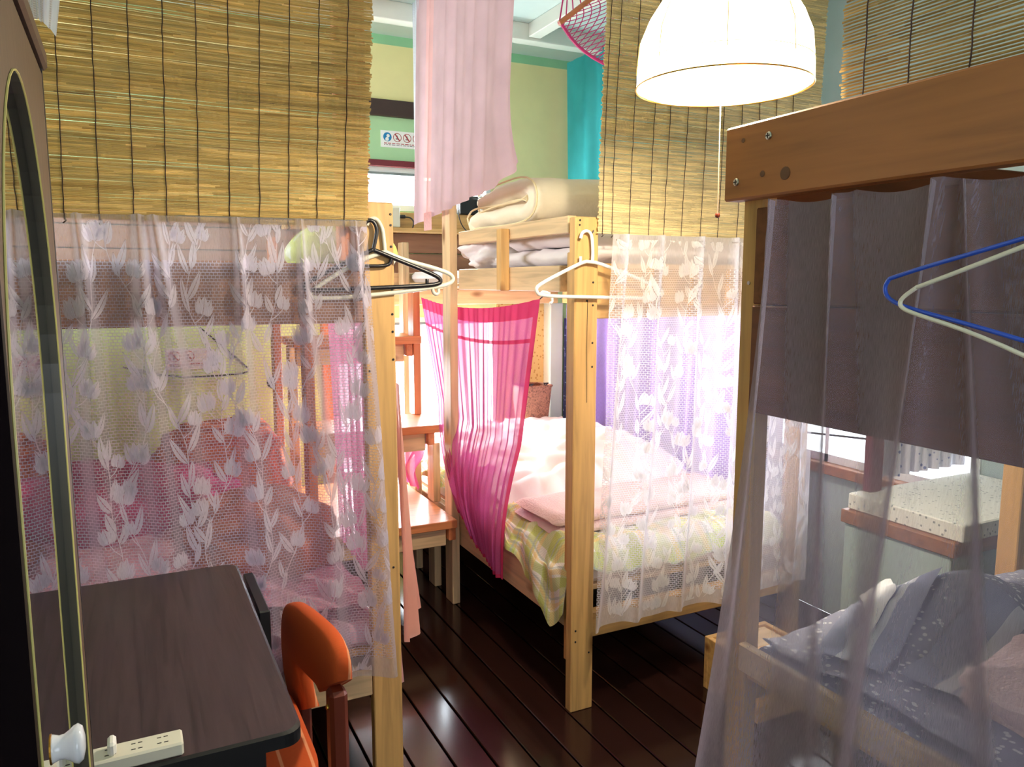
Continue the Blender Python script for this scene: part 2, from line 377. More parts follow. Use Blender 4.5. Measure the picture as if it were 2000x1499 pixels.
# far wall with one low and one high window
WX0, WX1 = 1.02, 2.02
hw = (1.19, 1.98, 1.90, 2.09)            # high window x0 x1 z0 z1
lw_ = (WX0, WX1, .40, 1.30)             # low window
w = MB()
def wallpiece(mb, x0, x1, z0, z1, m): mb.m = m; mb.box(x0, x1, Y1, Y1 + .1, z0, z1)
for (a, b, c, d, m) in ((X0, WX0, 0, 1.5, 2), (WX1, X1, 0, 1.5, 2), (WX0, WX1, 0, .40, 2), (WX0, WX1, 1.30, 1.5, 2),
                        (X0, X1, 1.5, 1.90, 1), (X0, 1.19, 1.90, 2.136, 1), (1.98, X1, 1.90, 2.136, 0), (1.19, 1.98, 2.09, 2.136, 1),
                        (X0, 2.0, 2.136, 2.45, 1), (2.0, X1, 2.136, 2.45, 0), (X0, X1, 2.45, ZC - .05, 0), (X0, X1, ZC - .05, ZC, 3)):
    wallpiece(w, a, b, c, d, m)
struct('wall_back', w, [M['yellow'], M['greenwall'], M['limewall'], M['band']])
struct('trim_1', B(X0, 2.0, Y1 - .03, Y1, 2.407, 2.495), M['darktrim'])
struct('trim_2', B(X0, 2.0, Y1 - .03, Y1, 2.136, 2.172), M['redtrim'])
def window(n, x0, x1, z0, z1, bars=()):
    r = MB(); f = .03
    for q in ((x0, x1, z1 - f, z1), (x0, x1, z0, z0 + f), (x0, x0 + f, z0, z1), (x1 - f, x1, z0, z1)): r.box(q[0], q[1], Y1 - .01, Y1 + .06, q[2], q[3])
    for b in bars: r.box(b - .02, b + .02, Y1 + .0, Y1 + .05, z0, z1)
    r.m = 1; r.box(x0 + f, x1 - f, Y1 - .012, Y1 + .05, z1 - f - .012, z1 - f + .002)
    o = struct('window_%d' % n, r, [M['frame'], M['frameg']])
    g = MB().box(x0 + .02, x1 - .02, Y1 + .03, Y1 + .034, z0 + .02, z1 - .02).build('pane', M['glass'], o)
window(1, hw[0], hw[1], hw[2], hw[3] + .046)
window(2, *lw_, bars=(1.52,))
# right wall with a long low window beside the right bunk
rw = (1.75, 2.75, .70, 1.75)
w = MB()
for (a, b, c, d) in ((Y0, Y1, 0, rw[2]), (Y0, Y1, rw[3], ZC), (Y0, rw[0], rw[2], rw[3]), (rw[1], Y1, rw[2], rw[3])): w.box(X1, X1 + .1, a, b, c, d)
struct('wall_right', w, M['teal'])
r = MB()
for q in ((rw[0], rw[1], rw[2], rw[2] + .035), (rw[0], rw[1], rw[3] - .035, rw[3]), (rw[0], rw[0] + .035, rw[2], rw[3]), (rw[1] - .035, rw[1], rw[2], rw[3]), (2.17, 2.21, rw[2], rw[3]), (2.44, 2.46, rw[2], rw[3])):
    r.box(X1 - .01, X1 + .06, q[0], q[1], q[2], q[3])
r.m = 1; r.tube([(X1 - .004, 2.0, .86), (X1 - .004, 2.7, .80)], .005, 6)
o = struct('window_3', r, [M['frame'], M['wire']])
MB().box(X1 + .03, X1 + .034, rw[0] + .02, rw[1] - .02, rw[2] + .02, rw[3] - .02).build('pane', M['glass'], o)
struct('trim_3', B(X1 - .06, X1, rw[0] - .05, rw[1] + .05, .655, .70), brownb)
# left and rear walls; their unseen windows are added to light the room
lwn = (2.5, 4.1, 1.85, 2.6)
w = MB()
for (a, b, c, d) in ((Y0, lwn[0], 0, ZC), (lwn[1], Y1, 0, ZC), (lwn[0], lwn[1], 0, lwn[2]), (lwn[0], lwn[1], lwn[3], ZC)): w.box(X0 - .1, X0, a, b, c, d)
struct('wall_left', w, M['limewall'])
r = MB()
for q in ((lwn[0], lwn[1], lwn[2], lwn[2] + .035), (lwn[0], lwn[1], lwn[3] - .035, lwn[3]), (lwn[0], lwn[0] + .035, lwn[2], lwn[3]), (lwn[1] - .035, lwn[1], lwn[2], lwn[3]), (3.28, 3.32, lwn[2], lwn[3])): r.box(X0 - .06, X0 + .01, q[0], q[1], q[2], q[3])
o = struct('window_4', r, M['frame']); MB().box(X0 - .034, X0 - .03, lwn[0] + .02, lwn[1] - .02, lwn[2] + .02, lwn[3] - .02).build('pane', M['glass'], o)  # unseen window, added to light the far upper zone and back the blinds
fwn = (-.9, 1.0, 1.0, 2.2)
w = MB()
for (a, b, c, d) in ((X0, fwn[0], 0, ZC), (fwn[1], X1, 0, ZC), (fwn[0], fwn[1], 0, fwn[2]), (fwn[0], fwn[1], fwn[3], ZC)): w.box(a, b, Y0 - .1, Y0, c, d)
struct('wall_front', w, M['limewall'])
# ledge, dark boards and beams under the high window
struct('trim_4', B(.75, 2.3, 4.2, Y1, 1.80, 1.885), pineW[0])
struct('trim_5', B(.75, 2.3, 4.13, Y1 - .002, 1.772, 1.797), pineW[0])
bb = MB()
for z in (1.552, 1.664): bb.box(-1.3, 2.3, 4.22, 4.25, z, z + .107, .002)
bb.box(-1.3, .74, 4.22, 4.25, 1.776, 1.88, .002)
struct('trim_6', bb, brownb)
struct('trim_7', B(.7, 2.36, 4.10, 4.138, 1.463, 1.55), pine[0])
struct('trim_8', B(.7, 2.36, 4.14, 4.178, 1.375, 1.462), pine[0])
struct('trim_9', B(WX0 - .07, WX0, 4.25, Y1, 0, 1.375), pineR[2])

# ------------------------------------------------------------------ signs on the far wall
def disc(mb, c, r, m, seg=20, r0=0, dy=0):
    mb.m = m; b = len(mb.v)
    for j in range(seg):
        a = 2 * pi * j / seg; mb.v.append(V((c[0] + r * cos(a), c[1] + dy, c[2] + r * sin(a))))
    if r0:
        for j in range(seg):
            a = 2 * pi * j / seg; mb.v.append(V((c[0] + r0 * cos(a), c[1] + dy, c[2] + r0 * sin(a))))
        for j in range(seg): k = (j + 1) % seg; mb.face((b + j, b + k, b + seg + k, b + seg + j))
    else: mb.face([b + j for j in range(seg)])
def sign(x0, x1, z0, z1, Y, label, blue=True, ncirc=4, back=True):
    mb = MB(); mb.box(x0, x1, Y - .003, Y, z0, z1); h = z1 - z0; R_ = h * .27; y = Y - .0035
    for i in range(ncirc):
        cx = x0 + h * .42 + i * R_ * 2.35; cz = z1 - h * .38
        if i == 0 and blue:
            disc(mb, (cx, y, cz), R_, 1); disc(mb, (cx + R_ * .15, y, cz + R_ * .25), R_ * .38, 0, dy=-.0005)
            disc(mb, (cx - R_ * .1, y, cz - R_ * .5), R_ * .42, 0, dy=-.0005)
        else:
            disc(mb, (cx, y, cz), R_, 2, r0=R_ * .86)
            mb.m = 3; mb.box(cx - R_ * .4, cx + R_ * .35, y - .0004, y, cz - R_ * .45, cz - R_ * .15); mb.box(cx - R_ * .15, cx + R_ * .12, y - .0004, y, cz - R_ * .2, cz + R_ * .45)
            mb.m = 2; a = R_ * .62; b = len(mb.v)
            for p in ((-a, a), (-a + .006, a + .003), (a, -a), (a - .006, -a - .003)): mb.v.append(V((cx + p[0], y - .0008, cz + p[1])))
            mb.face((b, b + 1, b + 2, b + 3))
    rr_ = random.Random(5)
    for row, (zf, m) in enumerate(((.78, 2), (.87, 3))):
        x = x0 + h * .2
        while x < x1 - h * .25:
            wd = rr_.uniform(.006, .022); mb.m = m; mb.box(x, x + wd, y - .0004, y, z1 - h * zf, z1 - h * (zf - .045)); x += wd + .006
    o = mb.build('wall_sign', [M['paper'], M['inkblue'], M['inkred'], M['inkgrey']]); tag(o, label, 'sign'); return o
sign(1.317, 1.70, 2.245, 2.335, Y1, 'white sign with blue and red round symbols on the green wall above the high window')
sign(.165, .385, 1.06, 1.165, Y1, 'small white no smoking sign with red circle on wall behind the left lace curtain', blue=False, ncirc=2)

# ------------------------------------------------------------------ bunk beds
def screw_holes(spots_, parent, nm='screw', m=None, r=.0035):
    for p, ax in spots_:
        mb = MB()
        if ax == 'y': mb.lathe([(r, 0), (r, .002), (r * .6, .003)], p, 'y', 10)
        else: mb.lathe([(r, 0), (r, -.002), (r * .6, -.003)], p, 'x', 10)
        mb.build(nm, m or M['wire'], parent)
# centre bunk: long side runs away from us
cb = thing('bunk_bed', (1.33, 2.2, 0), 'pale pine bunk bed in the centre with plaid bedding and a lace curtained end', 'bed', 'pine bunk beds')
B(1.318, 1.407, 2.203, 2.241, 0, 1.712).build('post', pineW[2], cb)
B(1.338, 1.376, 2.241, 2.29, .16, 1.60).build('post', pineW[2], cb)
B(1.298, 1.336, 3.25, 3.339, 0, 1.86).build('post', pine[2], cb)
B(2.36, 2.40, 2.203, 2.29, 0, 1.712).build('post', pineW[2], cb)
B(1.336, 1.374, 4.02, 4.09, 0, 1.712).build('post', pine[2], cb)
B(1.376, 2.36, 2.241, 2.279, 1.378, 1.564).build('end_rail', pineW[0], cb)
B(1.407, 2.36, 2.222, 2.26, .253, .345).build('end_rail', pineW[0], cb)
B(1.342, 1.376, 2.29, 4.02, .278, .42).build('side_rail', pine[1], cb)
B(1.342, 1.376, 2.345, 3.25, 1.468, 1.558).build('side_rail', pine[1], cb)
B(1.342, 1.376, 2.29, 3.25, 1.664, 1.722).build('guard_rail', pine[1], cb)
B(1.304, 1.342, 2.735, 2.775, 1.468, 1.705).build('guard_post', pineW[2], cb)
B(2.36, 2.39, 2.29, 4.09, 1.378, 1.558).build('side_rail', pineW[1], cb)
B(2.36, 2.39, 2.29, 4.09, .25, .42).build('side_rail', pineW[1], cb)
B(1.376, 2.36, 2.28, 4.09, .40, .42).build('deck', pine[1], cb)
B(1.376, 2.36, 4.095, 4.11, .0, .50).build('light_block_panel', brownb, cb)  # added panel; keeps low window light off the floor under the bed
B(1.376, 2.36, 2.28, 4.09, 1.478, 1.498).build('deck', pine[1], cb)
B(1.376, 2.36, 2.28, 4.06, .422, .50, .02).build('mattress', M['futonw'], cb)
B(1.392, 2.355, 2.29, 4.06, 1.50, 1.555, .02).build('mattress', M['futonw'], cb)
screw_holes([((x, 2.2035, z), 'y') for x, z in ((1.335, 1.70), (1.334, 1.685), (1.388, 1.425), (1.365, 1.44), (1.335, 1.455), (1.388, 1.30), (1.388, 1.22), (1.388, 1.50), (1.335, .30), (1.335, .26), (1.39, .21))], cb, 'nail_hole')
MB().tube([(1.368, 2.2028, 1.44), (1.366, 2.2028, 1.3), (1.369, 2.2028, 1.1)], .0011, 4).build('drying_crack', M['wire'], cb)
# left bunk
lb = thing('bunk_bed', (.3, 2.15, 0), 'pine bunk bed behind the wide lace curtain left of the ladder steps', 'bed', 'pine bunk beds')
B(.602, .690, 2.150, 2.188, 0, 1.722).build('post', pineW[2], lb)
B(.545, .632, 2.19, 2.228, 1.56, ZC - .001).build('post', pineR[2], lb)
B(.652, .690, 4.0, 4.09, 0, 1.722).build('post', pineR[2], lb)
B(.652, .690, 3.25, 3.339, 0, 1.55).build('post', pineR[2], lb)
B(-1.1, .60, 2.155, 2.193, .27, .355).build('end_rail', pine[0], lb)
B(-1.1, .60, 2.155, 2.193, 1.388, 1.552).build('end_rail', brownb, lb)
B(.652, .690, 2.188, 4.0, .26, .40).build('side_rail', pine[1], lb)
B(.652, .690, 2.188, 4.0, 1.40, 1.52).build('side_rail', pineW[1], lb)
B(-1.1, -1.06, 2.155, 4.09, 0, 1.72).build('end_panel', brownb, lb)
B(-1.06, .652, 2.20, 4.09, .38, .40).build('deck', pineW[1], lb)
B(-1.06, .652, 2.20, 4.09, 1.40, 1.42).build('deck', pineR[1], lb)
B(-1.06, .645, 2.20, 4.06, .402, .48, .02).build('mattress', M['lilacbed'], lb)
B(-1.06, .645, 2.20, 4.06, 1.422, 1.50, .02).build('mattress', M['drab'], lb)
screw_holes([((.682, 2.1505, z), 'y') for z in (1.69, 1.66, 1.6, 1.48, 1.41, 1.36, 1.28)] + [((.612, 2.1505, 1.25), 'y'), ((.67, 2.1505, .66), 'y')], lb, 'nail_hole')
# right bunk, near us
rb = thing('bunk_bed', (1.14, 1.2, 0), 'brown bunk bed on the right with a thick screwed top beam and sheer curtain', 'bed', 'pine bunk beds')
beam = B(1.10, 1.14, -.9, 1.257, 1.662, 1.806, .004).build('top_beam', wood('honey_beam', (156, 96, 46), 1, .5, contrast=.16), rb)
B(1.142, 1.18, 1.188, 1.243, 0, 1.72).build('post', pineW[2], rb)
B(2.08, 2.12, 1.188, 1.243, 0, 1.72).build('post', pineW[2], rb)
B(2.08, 2.12, -.9, -.85, 0, 1.72).build('post', pineW[2], rb)
B(1.142, 1.18, -.9, -.85, 0, 1.66).build('post', pineW[2], rb)
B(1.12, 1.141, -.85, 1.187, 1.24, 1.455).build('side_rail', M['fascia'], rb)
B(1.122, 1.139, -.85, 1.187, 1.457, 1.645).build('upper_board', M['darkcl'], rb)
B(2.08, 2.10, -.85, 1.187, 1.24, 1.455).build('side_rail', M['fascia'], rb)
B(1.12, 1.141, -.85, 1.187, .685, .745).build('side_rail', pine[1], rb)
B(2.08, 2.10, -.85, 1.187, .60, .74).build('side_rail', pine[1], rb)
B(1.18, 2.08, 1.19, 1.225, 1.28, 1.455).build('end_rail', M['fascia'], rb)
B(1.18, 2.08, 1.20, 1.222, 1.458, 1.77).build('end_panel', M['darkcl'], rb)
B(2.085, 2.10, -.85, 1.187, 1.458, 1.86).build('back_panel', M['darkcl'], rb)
B(1.18, 2.08, 1.19, 1.225, .60, .70).build('end_rail', pineW[0], rb)
B(1.145, 2.08, -.85, 1.187, 1.40, 1.42).build('deck', M['fascia'], rb)
B(1.145, 2.08, -.85, 1.187, .66, .68).build('deck', pineW[1], rb)
B(1.15, 2.075, -.84, 1.18, .682, .735, .015).build('mattress', M['greyquilt'], rb)
B(1.15, 2.075, -.84, 1.18, 1.422, 1.50, .02).build('mattress', M['dusk'], rb)
for p in ((1.0995, 1.137, 1.773), (1.0995, 1.220, 1.697)):
    mb = MB(); mb.lathe([(.0075, 0), (.0075, -.0015), (.006, -.003), (.0001, -.003)], p, 'x', 18)
    mb.m = 1; mb.box(p[0] - .0036, p[0] - .003, p[1] - .0012, p[1] + .0012, p[2] - .005, p[2] + .005); mb.box(p[0] - .0036, p[0] - .003, p[1] - .005, p[1] + .005, p[2] - .0012, p[2] + .0012)
    mb.build('screw', [M['steel'], M['black_plastic']], rb, label='steel cross head screw')
for p, r in (((1.0998, 1.092, 1.699), .012), ((1.0998, 1.150, 1.705), .006), ((1.0998, 1.205, 1.775), .0045)):
    MB().lathe([(r, 0), (r, -.0008), (r * .9, -.001)], p, 'x', 16).build('knot', M['knot'], rb)
MB().lathe([(.004, 0), (.004, -.002)], (1.1415, 1.219, 1.499), 'x', 12).build('screw', M['steel'], rb)

# ------------------------------------------------------------------ ladder steps between the bunks
st = thing('wooden_steps', (1.1, 3.4, 0), 'stacked pine plank steps rising between the left and centre bunks', 'steps')
rd = wood('step_wood', (206, 132, 84), 0, .35, knots=False)
for (ya, yb, z) in ((3.18, 4.08, .43), (3.44, 3.80, .825), (3.74, 4.06, 1.23)):
    B(.70, 1.297 if z < .5 else 1.336, ya, yb, z - .038, z).build('tread', rd, st)
    B(.72, 1.26, ya + .05, ya + .088, z - .13, z - .0385).build('cleat', pine[0], st)
    B(1.262, 1.297, ya + .02, yb - .02, z - .10, z - .0385).build('bracket', pineR[1], st)
for (ya, za, zb) in ((3.49, .431, .725), (3.75, .826, 1.46), (3.49, 0, .3915), (3.76, 0, .725)):
    B(1.299, 1.335, ya, ya + .085, za, zb).build('step_post', pineR[2] if za > .5 else pine[2], st)
B(.70, 1.295, 4.06, 4.08, 0, .391).build('back_panel', M['chairwood'], st)  # added dark panel; stops window light reaching the floor under the steps
B(.70, .738, 3.30, 3.385, 0, .391).build('step_post', pine[2], st)
B(.70, .738, 3.86, 3.94, 0, 1.19).build('step_post', pine[2], st)

# ------------------------------------------------------------------ bamboo blinds
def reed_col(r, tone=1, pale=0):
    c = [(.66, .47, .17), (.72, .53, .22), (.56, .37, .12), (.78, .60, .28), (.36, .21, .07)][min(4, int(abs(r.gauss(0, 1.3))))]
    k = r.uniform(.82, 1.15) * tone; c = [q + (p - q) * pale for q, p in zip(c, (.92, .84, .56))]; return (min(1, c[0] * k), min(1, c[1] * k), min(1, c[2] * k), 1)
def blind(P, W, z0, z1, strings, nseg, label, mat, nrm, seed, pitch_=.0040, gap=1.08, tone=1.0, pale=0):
    """P(s, z) -> point on the blind's plane (s in metres along it); reeds lie along s"""
    r = random.Random(seed); root = thing('bamboo_blind', P(W / 2, z0), label, 'blind', 'bamboo blinds')
    mb = MB(); z = z0
    nrm = V(nrm)
    while z < z1:
        h = pitch_ * gap * r.uniform(.85, 1.12); t = .0016
        s = 0.0; e0 = -r.uniform(0, .008); dz0 = r.uniform(-.0005, .0005)
        cur = reed_col(r, tone, pale)
        cuts = [e0]
        while cuts[-1] < W: cuts.append(cuts[-1] + W / nseg * r.uniform(.7, 1.3))
        cuts[-1] = W + r.uniform(0, .008)
        rings = []
        for c_ in cuts:
            zz = z + dz0 + nz(c_ * 5, z * 300 + seed) * .0009; p = P(c_, zz)
            b = len(mb.v)
            mb.v += [p + nrm * t, p + V((0, 0, h * .5)), p - nrm * t, p - V((0, 0, h * .5))]; rings.append(b)
        for b, d in zip(rings, rings[1:]):
            if r.random() < .55: cur = reed_col(r, tone, pale)
            mb.c = cur
            for j in range(4): mb.face((b + j, b + (j + 1) % 4, d + (j + 1) % 4, d + j))
        z += pitch_ * r.uniform(.92, 1.08)
    mb.build('reed_slats', mat, root)
    for s0 in strings:
        n = max(6, int((z1 - z0) / .012)); pts = []
        for i in range(n + 1):
            zz = z0 - .006 + (z1 - z0) * i / n; pts.append(P(s0 + nz(s0 * 9, zz * 30, 3) * .0022, zz) + nrm * (.0028 if i % 2 else .0022))
        c = MB(); c.tube(pts, .0013, 5)
        c.tube([P(s0, z0), P(s0 + .004, z0 - .008) + nrm * .002, P(s0 - .003, z0 - .014) + nrm * .004], .0017, 5)
        c.build('cord', M['cord'], root)
    return root
# left blind: hangs just behind the top of the wide lace curtain, right edge leaning inwards at its foot
def PL(s, z): return V((-.62 + s * (1 + .04 * (z - 1.65)), 2.132 + .006 * sin(s * 7 + 1), z))
blind(PL, 1.225, 1.652, 2.80, [.43 + .0735 * i for i in range(11)] + [.355, .28, .2, .13, .06], 22, 'large left bamboo blind hanging above the wide lace curtain', M['reed'], (0, -1, 0), 1, tone=1.1, pale=.06)
def PC(s, z): return V((1.40 + s + .028 * (z - 1.66) * (1 - s), 2.188 + .008 * sin(s * 6 + z * 4), z - .03 * s * (1 - min(1, (z - 1.66) / .5)) * .6))
blind(PC, .97, 1.662, 2.80, [.012, .05, .12, .20, .262, .335, .415, .49, .575, .66, .745, .83], 18, 'bright middle bamboo blind hanging behind the glowing lamp', M['reed'], (0, -1, 0), 2, tone=1.1, pale=.55)  # reeds paled: the lamp's brightness is put into their colour
def PR(s, z): return V((1.165 + .004 * sin(s * 9), 1.03 - s, z))
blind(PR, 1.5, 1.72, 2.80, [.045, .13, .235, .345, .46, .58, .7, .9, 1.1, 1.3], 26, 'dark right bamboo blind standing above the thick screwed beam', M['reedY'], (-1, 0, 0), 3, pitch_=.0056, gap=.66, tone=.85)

# ------------------------------------------------------------------ curtains
def folds(seed, freq, amp_top, amp_bot, drift=.25):
    r = random.Random(seed); cs = [(freq * r.uniform(.55, 1.6), r.uniform(0, 2 * pi), r.uniform(-1, 1) * drift, r.uniform(.4, 1)) for _ in range(5)]
    sm = sum(c[3] for c in cs)
    def f(s, t):
        a = amp_top + (amp_bot - amp_top) * t
        return a * sum(c[3] * sin(2 * pi * c[0] * s + c[1] + c[2] * 6 * t) for c in cs) / sm * 1.7
    return f
def curtain(name, A, B_, C, D, nrm, fold, mats, label, cat='curtain', group=None, nu=120, nv=60, W=None, sag=0, extra=None, mfn=None, hemn=0, top_sc=0, parts=None, parent=None):
    """A-B top edge, C-D bottom edge (C under A)"""
    A, B_, C, D, nrm = V(A), V(B_), V(C), V(D), V(nrm)
    def P(s, t):
        p = (A * (1 - s) + B_ * s) * (1 - t) + (C * (1 - s) + D * s) * t
        p = p + nrm * fold(s, t)
        if sag: p.z -= sag * 4 * s * (1 - s) * (1 - t * .6)
        if top_sc: p.z -= top_sc(s) * (1 - t) ** 3
        if extra: p = p + extra(s, t)
        return p
    W = W or (A - B_).length * 1.3; H = (A - C).length
    mb = MB(); mb.grid(P, nu, nv, (W, H), mfn)
    o = mb.build(name, mats, parent, smooth=True)
    if label: tag(o, label, cat, group)
    return o, P, W, H
def lace_motifs(P, W, H, W_vis, seed, density=1.0, hem_t=.02, top=.0):
    """tulips, leaves and stems woven into the net, draped over the same surface"""
    mb = MB(); r = random.Random(seed)
    def put(u, v):   # u, v metres on the cloth
        s, t = u / W_vis, v / H
        s = min(.999, max(.001, s)); t = min(.985, max(.012, t)); e = .004
        p = P(s, t); du = P(min(1, s + e), t) - P(max(0, s - e), t); dv = P(s, min(1, t + e)) - P(s, max(0, t - e)); n = du.cross(dv)
        n = n.normalized() if n.length > 1e-9 else V((0, -1, 0))
        if n.y > 0: n = -n
        return p + n * .0016
    def quadstrip(L_, R_):
        b = len(mb.v)
        for a, c in zip(L_, R_): mb.v.append(put(*a)); mb.v.append(put(*c))
        for i in range(len(L_) - 1): mb.face((b + 2 * i, b + 2 * i + 1, b + 2 * i + 3, b + 2 * i + 2), [(a[0], a[1]) for a in (L_[i], R_[i], R_[i + 1], L_[i + 1])])
    def leaf(u, v, ang, ln, wd, curve=.25, gap=.0008):
        n = 7; d = (cos(ang), sin(ang)); q = (-sin(ang), cos(ang))
        def c(t): k = curve * ln * t * t; return (u + d[0] * ln * t + q[0] * k, v + d[1] * ln * t + q[1] * k)
        for sg in (1, -1):
            L_, R_ = [], []
            for i in range(n + 1):
                t = i / n; w = wd * (sin(pi * t ** .8) ** .9) * .5 + .0001; p = c(t)
                L_.append((p[0] + q[0] * gap * sg, p[1] + q[1] * gap * sg)); R_.append((p[0] + q[0] * w * sg, p[1] + q[1] * w * sg))
            quadstrip(L_, R_)
    def stem(pts, w=.0012):
        L_, R_ = [], []
        for i, p in enumerate(pts):
            a = pts[max(0, i - 1)]; b = pts[min(len(pts) - 1, i + 1)]; dx, dy = b[0] - a[0], b[1] - a[1]; l = math.hypot(dx, dy) or 1
            L_.append((p[0] - dy / l * w, p[1] + dx / l * w)); R_.append((p[0] + dy / l * w, p[1] - dx / l * w))
        quadstrip(L_, R_)
    def tulip(u, v, ang, sz):
        for da, ln, wd, off in ((0, 1, .62, 0), (.34, .98, .42, .16), (-.34, .98, .42, -.16), (.75, .72, .3, .24), (-.75, .72, .3, -.24)):
            a = ang + da * .55; leaf(u - sin(ang) * off * sz, v + cos(ang) * off * sz, a, sz * ln, sz * wd, .05 * (1 if da > 0 else -1), .0005)
    cell = .108 / density; nu = int(W_vis / cell) + 1; nv_ = int(H / .15) + 1
    for i in range(nu):
        # one wandering stem per column
        u0 = (i + .5) * cell; ph = r.uniform(0, 6)
        def cx(v): return u0 + .040 * sin(v * 9 + ph) + .016 * sin(v * 21 + ph * 2)
        stem([(cx(v), v) for v in [H * k / 70 for k in range(71)]])
        v = r.uniform(0, .06)
        while v < H:
            sd = r.choice((-1, 1)); up_ = -pi / 2
            for sg in (sd, -sd):
                a = up_ + sg * r.uniform(.35, .85); leaf(cx(v), v, a, r.uniform(.05, .092), r.uniform(.014, .024), sg * -.2)
                v += r.uniform(.012, .03)
            if r.random() < .8:
                a = up_ + sd * r.uniform(.5, 1.0); L_ = r.uniform(.03, .05); e = (cx(v) + cos(a) * L_, v + sin(a) * L_)
                stem([(cx(v), v), ((cx(v) + e[0]) / 2 + .004 * sd, (v + e[1]) / 2), e]); tulip(e[0], e[1], up_ + sd * .25, r.uniform(.036, .056))
            v += r.uniform(.03, .06)
    return mb
def lace(name, A, B_, C, D, pleats, base_fold, label, seed, W, nu, nv, depth=.045, q=''):
    def fold(s, t):
        f = base_fold(s, t) * (.25 + .75 * min(1, t * 1.6))
        for (s0, k, dr, wob) in pleats:
            c = s0 + dr * t + .004 * sin(t * 9 + wob); wd = (.006 + .018 * min(1, t * 2.2)) * k
            f += depth * k * (1 - .25 * t) * exp(-((s - c) / wd) ** 2)
        return f
    # top 10 cm is the doubled heading, the foot a doubled hem
    mfn = lambda s, t: 1 if (t < .085 or t > .955) else 0
    o, P, W_, H = curtain(name, A, B_, C, D, (0, -1, 0), fold, [M['lace' + q], M['hem' + q], M['motif' + q]], label, 'curtain', 'flowered lace curtains', nu, nv, W=W, mfn=mfn)
    mo = lace_motifs(P, W, H, W, seed); mo.mi = [2] * len(mo.f)
    # the woven flowers belong to the same cloth: join into its mesh
    loc = V(o.location); me = o.data
    vs = [v.co.copy() for v in me.vertices] + [v - loc for v in mo.v]; n0 = len(me.vertices)
    fs = [tuple(p.vertices) for p in me.polygons] + [tuple(n0 + i for i in f) for f in mo.f]
    mi = [p.material_index for p in me.polygons] + mo.mi
    uvs = [tuple(d.uv) for d in me.uv_layers[0].data] + [q for f in mo.uv for q in f]
    m2 = bpy.data.meshes.new(name); m2.from_pydata(vs, [], fs)
    for m in me.materials: m2.materials.append(m)
    m2.polygons.foreach_set('material_index', mi); ul = m2.uv_layers.new(name='UVMap'); ul.data.foreach_set('uv', [c for q in uvs for c in q])
    m2.polygons.foreach_set('use_smooth', [True] * len(fs)); m2.update(); o.data = m2
    return o
# wide lace curtain on the left bunk
LW = 1.17
def sx(x): return (x + .56) / LW
pl = [(sx(-.47), 1, 0, 1), (sx(-.33), 1, .01, 2), (sx(-.20), 1.0, .0, 4), (sx(-.09), 1.0, .02, 0), (sx(.035), 1.35, .03, 2), (sx(.078), 1.15, .07, 5), (sx(.262), .9, .01, 1), (sx(.425), .9, .03, 3), (sx(.575), .8, .02, 4)]
lace('lace_curtain', (-.56, 2.122, 1.657), (.605, 2.122, 1.667), (-.58, 2.124, .43), (.655, 2.112, .352), pl, folds(4, 6, .004, .016), 'wide flowered lace curtain covering the left bunk behind the dark desk', 11, 1.45, 420, 130, depth=.034)
pc = [((x - 1.42) / .93, 1.0, d, w_) for x, d, w_ in ((1.455, -.03, 1), (1.60, -.015, 3), (1.765, .0, 2), (1.925, 0, 5), (2.10, 0, 3), (2.27, 0, 1))]
lace('lace_curtain', (1.425, 2.145, 1.655), (2.345, 2.145, 1.655), (1.345, 2.130, .335), (2.345, 2.140, .335), pc, folds(9, 5, .004, .014), 'flowered lace curtain on the end of the centre bunk below the bright bamboo blind', 12, 1.2, 320, 120, depth=.042, q='2')
# wires the lace hangs on
for nm, a, b in (('curtain_wire', (-1.0, 2.132, 1.655), (.60, 2.132, 1.668)), ('curtain_wire', (1.41, 2.180, 1.655), (2.36, 2.180, 1.655))):
    o = MB().tube([a, b], .002, 6).build(nm, M['steel'])
    tag(o, 'thin wire carrying the %s lace curtain' % ('left bunk' if a[0] < 0 else 'centre bunk'), 'wire')
# raspberry curtain inside the left side of the centre bunk, gathered to the bottom right and tucked on the steps
def ex(s, t):   # s=0 at far end, s=1 near end; cloth sweeps in below and billows out over the bed edge
    k = max(0, t - .5) / .5
    return V((-.05 * sin(pi * min(1, k)) * (1 - abs(s - .5)), 0, 0))
ff = folds(21, 21, .007, .016)
o, P, W, H = curtain('gauze_curtain', (1.37, 3.83, 1.425), (1.37, 2.545, 1.44), (1.315, 3.20, .46), (1.305, 2.735, .30), (-1, 0, 0), ff, [M['pink'], M['pinkhem']],
    'sheer raspberry pink curtain strung along the centre bunk beside the steps', 'curtain', None, 260, 70, W=1.9, sag=.045, extra=ex,
    mfn=lambda s, t: 1 if t < .055 or s > .975 or t > .985 or .122 < t < .136 else 0)
MB().tube([P(1, .0), (1.376, 2.52, 1.452), (1.372, 2.50, 1.47)], .0025, 6).build('tie_cord', M['wire'], o)
def crump(cx, cy, cz, rx, ry, rz, seed, am=.25, fr=6, e=1.0):
    def f(u, v):
        a = 2 * pi * u; b = pi * (v - .5); d = V((cos(b) * cos(a), cos(b) * sin(a), sin(b)))
        k = 1 + am * noise.noise(d * fr * .5 + V((seed, 0, 0))) + am * .5 * abs(noise.noise(d * fr + V((0, seed, 0))))
        pw = lambda q: (abs(q) ** e) * (1 if q >= 0 else -1)
        return V((cx + rx * pw(d.x) * k, cy + ry * pw(d.y) * k, cz + rz * pw(d.z) * k))
    return f
